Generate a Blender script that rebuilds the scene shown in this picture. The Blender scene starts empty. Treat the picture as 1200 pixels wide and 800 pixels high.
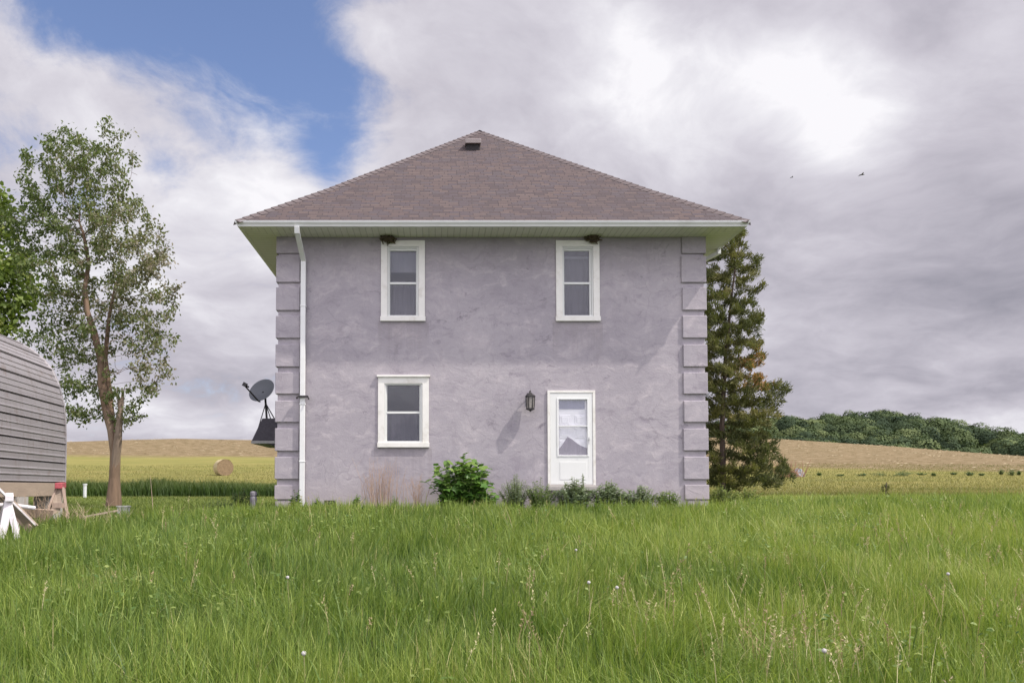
import bpy, math, random
import numpy as np
from mathutils import Vector, Matrix

rng = np.random.default_rng(7)
random.seed(7)
sc = bpy.context.scene
COL = sc.collection
R = math.radians

# ------------------------------------------------------------------ camera, world, sun, exposure
F, PPX, PPY, PITCH, EYE = 950.0, 510.0, 534.0, R(2.3), 0.35      # measured on the 1200x800 photograph
cam_d = bpy.data.cameras.new('camera'); cam = bpy.data.objects.new('camera', cam_d); COL.objects.link(cam)
cam_d.sensor_width = 36; cam_d.lens = F*36/1200
cam_d.shift_x = (600-PPX)/1200; cam_d.shift_y = (PPY-400)/1200
cam.location = (0, 0, EYE); cam.rotation_euler = (math.pi/2+PITCH, 0, 0)
cam_d.clip_end = 6000
sc.camera = cam

SUNV = Vector((2.0, -0.82, 2.92)).normalized()
sun_d = bpy.data.lights.new('sun', 'SUN'); sun = bpy.data.objects.new('sun', sun_d); COL.objects.link(sun)
sun_d.energy = 3.3; sun_d.angle = R(0.9); sun_d.color = (1.0, 0.94, 0.85)
sun.rotation_euler = SUNV.to_track_quat('Z', 'Y').to_euler(); sun.location = (20, -10, 30)

sc.view_settings.view_transform = 'Standard'; sc.view_settings.look = 'None'
sc.view_settings.gamma = 1; sc.view_settings.use_curve_mapping = False
sc.view_settings.exposure = 0.55
sc.render.engine = 'CYCLES'
sc.cycles.max_bounces = 7; sc.cycles.transparent_max_bounces = 12
sc.cycles.caustics_reflective = False; sc.cycles.caustics_refractive = False


def pix(px, py, y):
    """world point at distance y that the photograph shows at (px, py)"""
    a, b = (px-PPX)/F, -(py-PPY)/F
    d = (a, math.cos(PITCH)-b*math.sin(PITCH), math.sin(PITCH)+b*math.cos(PITCH))
    s = y/d[1]
    return Vector((d[0]*s, y, EYE+d[2]*s))


class NT:
    """small wrapper to write node trees tersely"""
    def __init__(s, tree): s.t = tree; tree.nodes.clear()
    def n(s, kind, ins=None, **kw):
        nd = s.t.nodes.new(kind)
        for k, v in kw.items(): setattr(nd, k, v)
        for k, v in (ins or {}).items():
            sock = nd.inputs[k]
            if hasattr(v, 'is_linked') or isinstance(v, bpy.types.NodeSocket): s.t.links.new(v, sock)
            else: sock.default_value = v
        return nd
    def math(s, op, a, b=0.0, c=None, clamp=False):
        ins = {0: a, 1: b}
        if c is not None: ins[2] = c
        return s.n('ShaderNodeMath', ins, operation=op, use_clamp=clamp).outputs[0]
    def vm(s, op, a, b=(0, 0, 0)):
        nd = s.n('ShaderNodeVectorMath', {0: a, 1: b}, operation=op)
        return nd.outputs['Value'] if op in ('DOT_PRODUCT', 'LENGTH') else nd.outputs[0]
    def noise(s, vec, scale, detail=4, rough=.55, dist=0.0, out=0):
        return s.n('ShaderNodeTexNoise', {'Vector': vec, 'Scale': scale, 'Detail': detail, 'Roughness': rough, 'Distortion': dist}).outputs[out]
    def ramp(s, fac, stops, interp='LINEAR'):
        nd = s.n('ShaderNodeValToRGB', {0: fac}); cr = nd.color_ramp; cr.interpolation = interp
        while len(cr.elements) < len(stops): cr.elements.new(.5)
        for e, (p, c) in zip(cr.elements, stops):
            e.position = p; e.color = (c, c, c, 1) if isinstance(c, (int, float)) else (*c, 1)
        return nd.outputs[0]
    def mix(s, fac, a, b, blend='MIX'):
        nd = s.n('ShaderNodeMix', data_type='RGBA', blend_type=blend)
        for i, v in ((0, fac), (6, a), (7, b)):
            if isinstance(v, bpy.types.NodeSocket): s.t.links.new(v, nd.inputs[i])
            else: nd.inputs[i].default_value = v if i == 0 else (*v, 1) if len(v) == 3 else v
        return nd.outputs[2]
    def mr(s, v, a, b, c=0.0, d=1.0, smooth=False):
        return s.n('ShaderNodeMapRange', {0: v, 1: a, 2: b, 3: c, 4: d}, interpolation_type='SMOOTHSTEP' if smooth else 'LINEAR').outputs[0]
    def mapping(s, vec, scale=(1, 1, 1), loc=(0, 0, 0), rot=(0, 0, 0)):
        return s.n('ShaderNodeMapping', {'Vector': vec, 'Scale': scale, 'Location': loc, 'Rotation': rot}).outputs[0]
    def bump(s, h, strength=.3, dist=.02, normal=None):
        ins = {'Height': h, 'Strength': strength, 'Distance': dist}
        if normal is not None: ins['Normal'] = normal
        return s.n('ShaderNodeBump', ins).outputs[0]


# ---- sky: Nishita blue with a procedural cloud layer laid out by direction
world = bpy.data.worlds.new('World'); sc.world = world; world.use_nodes = True
w = NT(world.node_tree)
sky = w.n('ShaderNodeTexSky', sky_type='NISHITA', sun_disc=False, sun_elevation=math.asin(SUNV.z), sun_rotation=math.atan2(SUNV.x, SUNV.y), air_density=1.0, dust_density=0.6, ozone_density=2.0)
D = w.n('ShaderNodeTexCoord').outputs['Generated']
sep = w.n('ShaderNodeSeparateXYZ', {0: D})
zc = w.math('ADD', w.math('MAXIMUM', sep.outputs[2], 0.0), 0.30)
plane = w.n('ShaderNodeCombineXYZ', {0: w.math('DIVIDE', sep.outputs[0], zc), 1: w.math('DIVIDE', sep.outputs[1], zc), 2: 0.37}).outputs[0]
def blob(px, py, r, squash=1.0, wt=1.0):
    """soft lump of weight wt round the direction of (px,py); r in photo pixels"""
    d = (pix(px, py, 10)-Vector((0, 0, EYE))).normalized()
    df = w.vm('SUBTRACT', D, tuple(d))
    df = w.vm('MULTIPLY', df, (1, 1, squash))
    q = w.math('DIVIDE', w.vm('LENGTH', df), r/F)
    return w.math('MULTIPLY', w.math('EXPONENT', w.math('MULTIPLY', w.math('MULTIPLY', q, q), -1.0)), wt)
def addall(l):
    a = l[0]
    for b in l[1:]: a = w.math('ADD', a, b)
    return a
warp = w.vm('ADD', plane, w.vm('MULTIPLY', w.vm('SUBTRACT', w.noise(plane, 1.7, 3, out=1), (.5, .5, .5)), (.35, .35, .35)))
n1 = w.noise(warp, 3.2, 10, .56)
n2 = w.noise(w.mapping(warp, (1, 1, 1), (3.1, 7.7, 0)), 1.1, 7, .55)
n3 = w.noise(w.mapping(warp, (1, 1, 1), (9.1, 1.7, 0)), 7.5, 8, .64)
hole = addall([blob(170, -20, 170, 1.5, 1.15), blob(310, 40, 110, 1.0, .95), blob(398, 125, 50, .8, .78), blob(385, 190, 34, .8, .5), blob(60, 20, 80, 1.4, .5),
               blob(460, -60, 90, 1, .35), blob(15, 130, 60, 1.4, .35), blob(190, 195, 28, 1.2, .35),
               blob(330, 215, 55, 1, -.35), blob(120, 120, 110, 2.2, -.45), blob(210, 105, 60, 1.4, -.35), blob(450, 50, 70, 1, -.4), blob(360, 20, 40, 1, -.22), blob(90, 95, 60, 2, -.25), blob(0, 60, 50, 1, -.4)])
cover = w.math('ADD', w.math('ADD', w.math('SUBTRACT', 1.10, w.math('MULTIPLY', hole, 1.06)), w.mr(sep.outputs[0], .0, .35, 0, .5)), w.math('MULTIPLY', w.math('SUBTRACT', n1, .5), 2.3))
cover = w.math('ADD', cover, w.math('MULTIPLY', w.math('SUBTRACT', n3, .5), 1.9))
cmask = w.mr(cover, -.12, .92, 0, 1, True)
lum = addall([w.math('MULTIPLY', w.math('SUBTRACT', n2, .5), 1.0), w.math('MULTIPLY', w.math('SUBTRACT', n1, .5), 1.25), w.math('MULTIPLY', w.math('SUBTRACT', n3, .5), .38),
              blob(985, 165, 58, 1, .36), blob(915, 78, 60, 1.2, .33), blob(725, 82, 70, 1, .34), blob(1060, 60, 90, 1.4, .08), blob(1120, 410, 110, 3.5, .22), blob(300, 200, 130, 1, .26),
              blob(640, 110, 160, 1.2, .08), blob(100, 330, 220, 1, .22), blob(240, 420, 90, 2.4, -.06), blob(1150, 270, 120, 1.3, -.08), blob(870, 270, 110, 1.8, -.10), blob(1060, 340, 190, 2.4, -.12),
              blob(900, 10, 60, 1.5, -.16), blob(1000, 440, 220, 3.5, -.10), blob(1110, 495, 160, 7, .18), blob(250, 490, 120, 5, .18), blob(1110, 20, 80, 1, -.10), blob(30, 120, 120, 1, .15)])
lum = w.math('ADD', lum, .50)
# out-of-view sky brightness added round sun and behind camera, to light wall and grass
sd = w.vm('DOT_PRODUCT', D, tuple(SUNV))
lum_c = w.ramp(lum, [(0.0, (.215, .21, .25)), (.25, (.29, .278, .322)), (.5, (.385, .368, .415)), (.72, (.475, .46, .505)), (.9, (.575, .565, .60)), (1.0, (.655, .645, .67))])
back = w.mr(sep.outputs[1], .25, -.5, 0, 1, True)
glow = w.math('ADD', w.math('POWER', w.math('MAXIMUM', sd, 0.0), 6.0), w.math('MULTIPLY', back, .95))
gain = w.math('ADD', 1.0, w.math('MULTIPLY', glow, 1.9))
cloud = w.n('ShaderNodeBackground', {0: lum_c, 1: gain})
blue = w.n('ShaderNodeBackground', {0: w.mix(1.0, sky.outputs[0], (1.0, .92, 1.0), 'MULTIPLY'), 1: .115})
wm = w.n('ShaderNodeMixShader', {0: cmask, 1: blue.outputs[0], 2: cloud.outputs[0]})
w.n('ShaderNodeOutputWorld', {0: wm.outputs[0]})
world.cycles.sampling_method = 'MANUAL'; world.cycles.sample_map_resolution = 1024


# ------------------------------------------------------------------ mesh helpers
class MB:
    """collects vertices and faces; build() links them as ONE mesh object"""
    def __init__(s): s.v = []; s.f = []; s.uv = []
    def quad(s, *p):
        i = len(s.v); s.v += [tuple(q) for q in p]; s.f.append(tuple(range(i, i+len(p))))
    def box(s, x0, x1, y0, y1, z0, z1, M=None):
        i = len(s.v)
        c = [(x, y, z) for z in (z0, z1) for y in (y0, y1) for x in (x0, x1)]
        if M is not None: c = [tuple(M @ Vector(q)) for q in c]
        s.v += c
        for f in ((0, 2, 3, 1), (4, 5, 7, 6), (0, 1, 5, 4), (2, 6, 7, 3), (0, 4, 6, 2), (1, 3, 7, 5)): s.f.append(tuple(i+k for k in f))
    def beam(s, a, b, wd, ht, up=(0, 0, 1)):
        a, b = Vector(a), Vector(b); d = (b-a).normalized()
        sx = d.cross(Vector(up)).normalized() if abs(d.dot(Vector(up))) < .99 else Vector((1, 0, 0)); u = sx.cross(d)
        i = len(s.v)
        for p in (a, b):
            for q, r in ((-1, -1), (1, -1), (1, 1), (-1, 1)): s.v.append(tuple(p+sx*q*wd/2+u*r*ht/2))
        for f in ((0, 3, 2, 1), (4, 5, 6, 7), (0, 1, 5, 4), (1, 2, 6, 5), (2, 3, 7, 6), (3, 0, 4, 7)): s.f.append(tuple(i+k for k in f))
    def tube(s, pts, rad, n=8, cap=True):
        pts = [Vector(p) for p in pts]
        if isinstance(rad, (int, float)): rad = [rad]*len(pts)
        i0 = len(s.v)
        for k, p in enumerate(pts):
            d = (pts[min(k+1, len(pts)-1)]-pts[max(k-1, 0)]).normalized()
            h = Vector((0, 0, 1)) if abs(d.z) < .95 else Vector((0, 1, 0))
            a = d.cross(h).normalized(); b = a.cross(d)
            for j in range(n):
                t = 2*math.pi*j/n; s.v.append(tuple(p+(a*math.cos(t)+b*math.sin(t))*rad[k]))
        for k in range(len(pts)-1):
            for j in range(n):
                a = i0+k*n+j; b = i0+k*n+(j+1) % n
                s.f.append((a, b, b+n, a+n))
        if cap:
            s.f.append(tuple(i0+j for j in range(n))[::-1]); s.f.append(tuple(i0+(len(pts)-1)*n+j for j in range(n)))
    def lathe(s, prof, n=24, M=Matrix()):
        i0 = len(s.v)
        for r, z in prof:
            for j in range(n):
                t = 2*math.pi*j/n; s.v.append(tuple(M @ Vector((r*math.cos(t), r*math.sin(t), z))))
        for k in range(len(prof)-1):
            for j in range(n):
                a = i0+k*n+j; b = i0+k*n+(j+1) % n; s.f.append((a, b, b+n, a+n))
    def build(s, name, mat, parent=None, bevel=0, smooth=False):
        me = bpy.data.meshes.new(name); me.from_pydata(s.v, [], s.f); me.update()
        o = bpy.data.objects.new(name, me); COL.objects.link(o); o.parent = parent
        me.materials.append(mat)
        if bevel:
            b = o.modifiers.new('bevel', 'BEVEL'); b.width = bevel; b.segments = 2; b.limit_method = 'ANGLE'
        if smooth: me.shade_smooth()
        return o

def mesh_np(name, verts, faces, mat, parent=None, attrs=None, smooth=False):
    """faces: (M,k) int array"""
    me = bpy.data.meshes.new(name)
    M, k = faces.shape
    me.vertices.add(len(verts)); me.vertices.foreach_set('co', np.ascontiguousarray(verts, dtype=np.float32).ravel())
    me.loops.add(M*k); me.loops.foreach_set('vertex_index', faces.astype(np.int32).ravel())
    me.polygons.add(M); me.polygons.foreach_set('loop_start', np.arange(0, M*k, k, dtype=np.int32))
    for a, vals in (attrs or {}).items():
        at = me.attributes.new(a, 'FLOAT', 'POINT'); at.data.foreach_set('value', vals.astype(np.float32))
    me.update(calc_edges=True)
    if smooth: me.shade_smooth()
    me.materials.append(mat)
    o = bpy.data.objects.new(name, me); COL.objects.link(o); o.parent = parent
    return o

def tag(o, label=None, cat=None, group=None, kind=None):
    if label: o['label'] = label
    if cat: o['category'] = cat
    if group: o['group'] = group
    if kind: o['kind'] = kind
    return o

def thing(name, label, cat, loc=(0, 0, 0), group=None):
    o = bpy.data.objects.new(name, None); COL.objects.link(o); o.location = loc; o.empty_display_size = .2
    THINGS.append(o)
    return tag(o, label, cat, group)
THINGS = []
def settle():
    """meshes are written in world coordinates; shift them so each sits under its Empty"""
    for t in THINGS:
        m = Matrix.Translation(-t.location)
        done = set()
        for c in t.children:
            if c.type == 'MESH' and c.data.name not in done: c.data.transform(m); done.add(c.data.name)
            for g in c.children:
                if g.type == 'MESH' and g.data.name not in done: g.data.transform(m); done.add(g.data.name)

# value noise for placing things
_tab = rng.random((256, 256))
def vnoise(x, y, s):
    x = np.asarray(x)/s+1000; y = np.asarray(y)/s+1000
    xi, yi = np.floor(x).astype(int), np.floor(y).astype(int); fx, fy = x-xi, y-yi
    fx = fx*fx*(3-2*fx); fy = fy*fy*(3-2*fy)
    g = lambda a, b: _tab[a % 256, b % 256]
    return (g(xi, yi)*(1-fx)+g(xi+1, yi)*fx)*(1-fy)+(g(xi, yi+1)*(1-fx)+g(xi+1, yi+1)*fx)*fy

# ------------------------------------------------------------------ materials
def mat(name):
    m = bpy.data.materials.new(name); m.use_nodes = True
    return m, NT(m.node_tree)
def out(n, sh): n.n('ShaderNodeOutputMaterial', {0: sh})
def pbr(n, col, rough=.7, normal=None, metal=0.0, **kw):
    ins = {'Base Color': col if isinstance(col, bpy.types.NodeSocket) else (*col, 1), 'Roughness': rough, 'Metallic': metal}
    if normal is not None: ins['Normal'] = normal
    for k, v in kw.items(): ins[k.replace('_', ' ')] = v
    return n.n('ShaderNodeBsdfPrincipled', ins).outputs[0]

def simple(name, col, rough=.6, var=.12, scale=6.0, metal=0.0, bump=.15, stretch=(1, 1, 1), dirt=None):
    m, n = mat(name)
    P = n.mapping(n.n('ShaderNodeNewGeometry').outputs['Position'], stretch)
    a = n.noise(P, scale, 6, .6)
    c = n.mix(a, tuple(max(0, v*(1-var*1.6)) for v in col), tuple(min(1, v*(1+var*1.6)) for v in col))
    if dirt:
        c = n.mix(n.math('MULTIPLY', n.mr(n.noise(P, scale*.35, 8, .7), .52, .75), .75), c, dirt)
    out(n, pbr(n, c, rough, n.bump(n.noise(P, scale*8, 3), bump, .01), metal))
    return m

def leaf_mat(name, stops, trans=.35, rough=.55, patch=None, spec=.3):
    """foliage: colour by per-leaf tint; light passes through"""
    m, n = mat(name)
    t = n.n('ShaderNodeAttribute', attribute_name='tint').outputs['Fac']
    c = n.ramp(t, stops)
    if patch:
        P = n.n('ShaderNodeNewGeometry').outputs['Position']
        f = n.mr(n.noise(n.mapping(P, (1, 1, .2)), patch[0], 4, .6), .42, .62)
        c = n.mix(n.math('MULTIPLY', f, patch[2]), c, patch[1])
    d = pbr(n, c, rough, Specular_IOR_Level=spec)
    tr = n.n('ShaderNodeBsdfTranslucent', {0: n.mix(1.0, c, (1.0, 1.12, .55), 'MULTIPLY')}).outputs[0]
    out(n, n.n('ShaderNodeMixShader', {0: trans, 1: d, 2: tr}).outputs[0])
    return m

# stucco; streaks run down from the window sills
STAIN = [(pix(a, 400, 17).x, pix(b, 400, 17).x, pix(575, c_, 17).z) for a, b, c_ in ((447, 498, 378), (652, 702, 378), (443, 502, 525))]
def make_stucco():
    m, n = mat('lilac_stucco')
    P = n.n('ShaderNodeNewGeometry').outputs['Position']
    Pw = n.vm('ADD', P, n.vm('MULTIPLY', n.vm('SUBTRACT', n.noise(P, 1.3, 4, out=1), (.5, .5, .5)), (.7, .7, .7)))
    big = n.noise(Pw, .55, 6, .6); mid = n.noise(n.mapping(Pw, (1, 1, 1.9)), 2.2, 9, .68); fine = n.noise(P, 26, 5, .65)
    c = n.ramp(big, [(.3, (.310, .288, .316)), (.5, (.345, .320, .348)), (.7, (.385, .358, .382))])
    c = n.mix(n.mr(mid, .52, .70), c, (.455, .415, .435))                        # paler worn patches
    c = n.mix(n.math('MULTIPLY', n.mr(mid, .46, .32), .7), c, (.25, .225, .26))
    # crazed hairlines and trowel marks
    vo = n.n('ShaderNodeTexVoronoi', {'Vector': n.mapping(Pw, (1, 1, 1.25)), 'Scale': .85}, feature='DISTANCE_TO_EDGE').outputs[0]
    crack = n.math('MULTIPLY', n.mr(vo, .016, .0), n.mr(n.noise(P, 1.1, 3), .5, .62))
    c = n.mix(n.math('MULTIPLY', crack, .3), c, (.17, .15, .18))
    v2 = n.n('ShaderNodeTexVoronoi', {'Vector': n.vm('ADD', n.mapping(P, (1, 1, 1.1)), n.vm('MULTIPLY', n.vm('SUBTRACT', n.noise(P, 3.5, 6, .7, out=1), (.5, .5, .5)), (.5, .5, .5))), 'Scale': 1.6}, feature='DISTANCE_TO_EDGE').outputs[0]
    hair = n.math('MULTIPLY', n.mr(v2, .012, .0), n.mr(n.noise(P, .9, 3), .48, .60))
    c = n.mix(n.math('MULTIPLY', hair, .45), c, (.18, .165, .19))
    hs = n.mr(n.noise(n.mapping(Pw, (.55, 1, 5.5), (1, 2, 5)), 1.7, 8, .7), .54, .70)
    c = n.mix(n.math('MULTIPLY', hs, .45), c, (.44, .41, .43))
    hs2 = n.mr(n.noise(n.mapping(Pw, (.6, 1, 5.0), (8, 2, 1)), 1.9, 8, .72), .56, .70)
    c = n.mix(n.math('MULTIPLY', hs2, .45), c, (.225, .205, .235))
    # dark weathered scabs
    sc1 = n.mr(n.noise(n.mapping(Pw, (1.0, 1, 1.6), (4, 2, 8)), 2.6, 10, .75), .585, .68)
    band = n.noise(n.mapping(P, (.5, .5, 1)), 1.0, 2)
    scab = n.math('MULTIPLY', sc1, n.mr(band, .36, .52))
    c = n.mix(n.math('MULTIPLY', scab, .85), c, (.17, .15, .18))
    vst = n.mr(n.noise(n.mapping(Pw, (3.2, 3, .55), (2, 5, 1)), 1.6, 9, .72), .56, .70)
    c = n.mix(n.math('MULTIPLY', vst, .5), c, (.24, .215, .24))
    c = n.mix(n.mr(n.noise(P, 9, 8, .7), .35, .7, 0, .25), c, (.29, .26, .285))
    # mildew run-off streaks under the eaves, with their own shape
    sz = n.n('ShaderNodeSeparateXYZ', {0: P}).outputs[2]
    st = n.noise(n.mapping(P, (5, 5, .35)), 1.0, 5, .6)
    m1 = n.math('MULTIPLY', n.mr(n.math('ADD', sz, n.math('MULTIPLY', st, 1.1)), 5.35, 6.3), .38)
    c = n.mix(m1, c, (.22, .20, .20))
    sx = n.n('ShaderNodeSeparateXYZ', {0: P}).outputs[0]
    for x0, x1, zs in [(h_[0], h_[1], h_[2]) for h_ in STAIN]:
        ins = n.math('MULTIPLY', n.math('GREATER_THAN', sx, x0-.08), n.math('LESS_THAN', sx, x1+.08))
        run = n.mr(n.math('ADD', sz, n.math('MULTIPLY', n.noise(n.mapping(P, (9, 1, .2)), 1.2, 4, .6), 1.2)), zs-.1, zs+.55)
        up_ = n.math('LESS_THAN', sz, zs)
        c = n.mix(n.math('MULTIPLY', n.math('MULTIPLY', ins, up_), n.math('MULTIPLY', run, .30)), c, (.20, .175, .18))
    # splash dirt low down
    grit = n.noise(P, 60, 2)
    m2 = n.math('MULTIPLY', n.mr(n.math('SUBTRACT', sz, n.math('MULTIPLY', n.noise(P, 2.5, 5, .7), .7)), .25, -.25), .5)
    c = n.mix(m2, c, (.40, .35, .35))
    h = n.math('ADD', n.math('MULTIPLY', mid, .9), n.math('ADD', n.math('MULTIPLY', fine, .22), n.math('MULTIPLY', n.noise(n.mapping(Pw, (1, 1, 2)), 7, 6, .6), .35)))
    spk = n.mr(n.noise(P, 42, 3, .7), .56, .70)
    c = n.mix(n.math('MULTIPLY', spk, .28), c, (.21, .19, .21))
    fl = n.mr(n.noise(n.mapping(P, (1, 1, 2.2), (7, 1, 3)), 5.5, 9, .78), .60, .66)
    c = n.mix(n.math('MULTIPLY', fl, .35), c, (.52, .48, .50))
    h = n.math('SUBTRACT', h, n.math('MULTIPLY', crack, .08))
    h = n.math('ADD', h, n.math('MULTIPLY', grit, .18))
    out(n, pbr(n, c, .9, n.bump(h, .5, .02), Specular_IOR_Level=.2))
    return m
STUCCO = make_stucco()
WHITE = simple('white_painted_wood', (.70, .69, .65), .5, .06, 7, bump=.2, dirt=(.43, .39, .32))
WHITE2 = simple('white_vinyl', (.66, .67, .65), .4, .03, 4, bump=.03)
GUTTER = simple('white_aluminium', (.68, .69, .68), .35, .04, 3, bump=.03, dirt=(.55, .55, .52))
BLACKM = simple('black_iron', (.022, .02, .02), .45, .2, 20)
DARKG = simple('dark_grey_dish', (.085, .095, .11), .4, .05, 6, bump=.02)
WOODG = simple('weathered_wood', (.36, .27, .215), .85, .25, 5, bump=.4, stretch=(1, 1, .25), dirt=(.16, .11, .085))
WOODP = simple('pale_plank', (.31, .245, .19), .85, .2, 4, bump=.4, stretch=(.3, .3, 1), dirt=(.22, .17, .13))
WHITEP = simple('chipped_white_paint', (.66, .62, .64), .65, .08, 12, bump=.4, dirt=(.30, .22, .18))
REDP = simple('faded_red_paint', (.38, .075, .09), .7, .2, 14, dirt=(.35, .22, .2))
CONC = simple('concrete', (.36, .34, .32), .9, .15, 9, bump=.4)
BARK = simple('bark', (.165, .11, .075), .95, .45, 9, bump=1.0, stretch=(1, 1, .16), dirt=(.26, .20, .155))
BARKD = simple('dark_bark', (.10, .072, .06), .95, .3, 12, bump=.7, stretch=(1, 1, .3))
NEST = simple('mud_and_straw', (.10, .075, .045), .95, .4, 25, bump=1.0)
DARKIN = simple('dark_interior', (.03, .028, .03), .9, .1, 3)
CURT = simple('grey_curtain', (.06, .056, .07), .9, .25, 3.0, bump=.2, stretch=(6, 6, .6))
SHADE = simple('roller_blind', (.11, .112, .13), .8, .1, 4)
CLOTH = simple('faded_grey_cloth', (.22, .20, .23), .9, .2, 8, bump=.2)

def glass():
    m, n = mat('window_glass')
    ge = n.n('ShaderNodeNewGeometry')
    cs_ = n.math('ABSOLUTE', n.vm('DOT_PRODUCT', ge.outputs['Normal'], ge.outputs['Incoming']))
    fr = n.math('ADD', .045, n.math('MULTIPLY', n.math('POWER', n.math('SUBTRACT', 1.0, cs_, clamp=True), 5.0), .9))
    wv = n.noise(n.n('ShaderNodeNewGeometry').outputs['Position'], 1.6, 2)
    gl = n.n('ShaderNodeBsdfGlossy', {0: (.9, .92, .95, 1), 1: .03, 'Normal': n.bump(wv, .08, .05)}).outputs[0]
    tr = n.n('ShaderNodeBsdfTransparent', {0: (.98, .98, .99, 1)}).outputs[0]
    out(n, n.n('ShaderNodeMixShader', {0: fr, 1: tr, 2: gl}).outputs[0])
    return m
GLASS = glass()

def shingles():
    m, n = mat('asphalt_shingles')
    U = n.n('ShaderNodeUVMap', uv_map='uv').outputs[0]
    br = n.n('ShaderNodeTexBrick', {'Vector': U, 'Color1': (0, 0, 0, 1), 'Color2': (1, 1, 1, 1), 'Mortar': (0, 0, 0, 1), 'Scale': 1.0, 'Mortar Size': .010, 'Mortar Smooth': .3, 'Bias': 0.0, 'Brick Width': .21, 'Row Height': .118}, offset=.37, offset_frequency=2, squash=1.35, squash_frequency=3)
    c = n.ramp(br.outputs[0], [(0, (.085, .066, .068)), (.2, (.125, .094, .088)), (.38, (.100, .084, .095)), (.55, (.138, .102, .092)), (.7, (.110, .094, .102)), (.86, (.155, .118, .106)), (1, (.13, .115, .125))], 'CONSTANT')
    c = n.mix(n.mr(n.noise(U, .7, 4), .35, .65, 0, .45), c, (.105, .085, .088))
    c = n.mix(n.mr(n.noise(n.mapping(U, (2.2, .25, 1)), 1, 5, .65), .5, .75, 0, .4), c, (.07, .06, .06))
    c = n.mix(1.0, c, (.78, .75, .74), 'MULTIPLY')
    c = n.mix(.25, c, (.088, .077, .082))
    c = n.mix(n.math('MULTIPLY', br.outputs[1], .65), c, (.045, .037, .038))
    c = n.mix(.22, c, n.noise(U, 160, 2, out=1), 'OVERLAY')
    # saw-tooth height: every course rises towards its butt edge
    v = n.n('ShaderNodeSeparateXYZ', {0: U}).outputs[1]
    saw = n.math('SUBTRACT', 1.0, n.math('FRACT', n.math('DIVIDE', v, .118)))
    h = n.math('ADD', saw, n.math('ADD', n.math('MULTIPLY', br.outputs[0], .5), n.math('MULTIPLY', n.noise(U, 120, 2), .25)))
    out(n, pbr(n, c, .92, n.bump(h, .6, .012), Specular_IOR_Level=.25))
    return m
SHING = shingles()

def soffit_mat():
    m, n = mat('vinyl_soffit')
    P = n.n('ShaderNodeUVMap', uv_map='uv').outputs[0]
    x = n.n('ShaderNodeSeparateXYZ', {0: P}).outputs[0]
    fr = n.math('FRACT', n.math('DIVIDE', x, .13))
    g = n.mr(n.math('ABSOLUTE', n.math('SUBTRACT', fr, .5)), .40, .5)
    c = n.mix(n.math('MULTIPLY', g, .65), (.72, .72, .66), (.40, .40, .35))
    c = n.mix(n.mr(n.noise(P, 3, 5, .6), .5, .75, 0, .4), c, (.55, .56, .46))
    out(n, pbr(n, c, .55, n.bump(n.math('SUBTRACT', 1.0, g), .5, .01)))
    return m
SOFF = soffit_mat()

def corrugated():
    m, n = mat('ribbed_sheet_metal')
    P = n.n('ShaderNodeNewGeometry').outputs['Position']
    a = n.noise(n.mapping(P, (.6, .3, 3)), 2, 7, .65)
    c = n.mix(a, (.21, .195, .20), (.36, .34, .355))
    c = n.mix(n.mr(n.noise(P, 3.5, 9, .75), .55, .70, 0, .8), c, (.20, .155, .135))
    c = n.mix(n.mr(n.noise(n.mapping(P, (5, 5, .5)), 2, 6, .7), .5, .7, 0, .45), c, (.17, .145, .135))
    out(n, pbr(n, c, .5, n.bump(n.noise(P, 12, 3), .15, .01), .25))
    return m
TIN = corrugated()

# ------------------------------------------------------------------ terrain
CX = [-400, -120, -100, -75, -54, -33, 0, 40, 68, 94, 103, 120, 180, 400]
CZ = [6.0, 8.0, 9.0, 9.9, 10.6, 10.2, 11.0, 11.0, 10.6, 8.9, 7.9, 5.9, 2.5, 2.0]
HX = [-4000, 40, 90, 130, 166, 185, 215, 227, 248, 270, 290, 340, 420, 600, 4000]
HZ = [-6, -4, 10, 21, 24, 26, 27, 24, 18, 14.5, 12, 9, 6, -4, -6]
def zt(x, y):
    x = np.asarray(x, float); y = np.asarray(y, float)
    c = np.interp(x, CX, CZ)
    near = np.interp(y, [-60, 0, 4, 8, 12, 15.5, 17.5, 24, 30, 40], [-3.5, -1.27, -.98, -.70, -.40, -.16, -.12, -.17, -.12, .10])
    near = near+.025*(vnoise(x, y, 2.3)-.5)*np.clip((y-3)/5, 0, 1)*np.clip((40-y)/10, 0, 1)
    near = near-.14*np.clip((-x-3.6)/3, 0, 1)*np.clip((y-8)/6, 0, 1)*np.clip((34-y)/8, 0, 1)+.10*np.clip((x-6)/4, 0, 1)*np.clip((y-12)/5, 0, 1)*np.clip((34-y)/8, 0, 1)
    t = np.clip((y-40)/125, 0, 1); tb = np.clip((y-165)/75, 0, 1)
    z = np.where(y < 40, near, .10+(c-.10)*t**1.45)
    z = np.where(y > 165, c-(c+3)*(tb*tb*(3-2*tb)), z)
    hz = np.interp(x, HX, HZ)
    up = np.clip((y-235)/160, 0, 1); dn = np.clip((y-420)/300, 0, 1)
    z = np.where(y > 235, -3+(hz+3)*(up*up*(3-2*up))*(1-dn)-dn*5, z)
    return z

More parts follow.
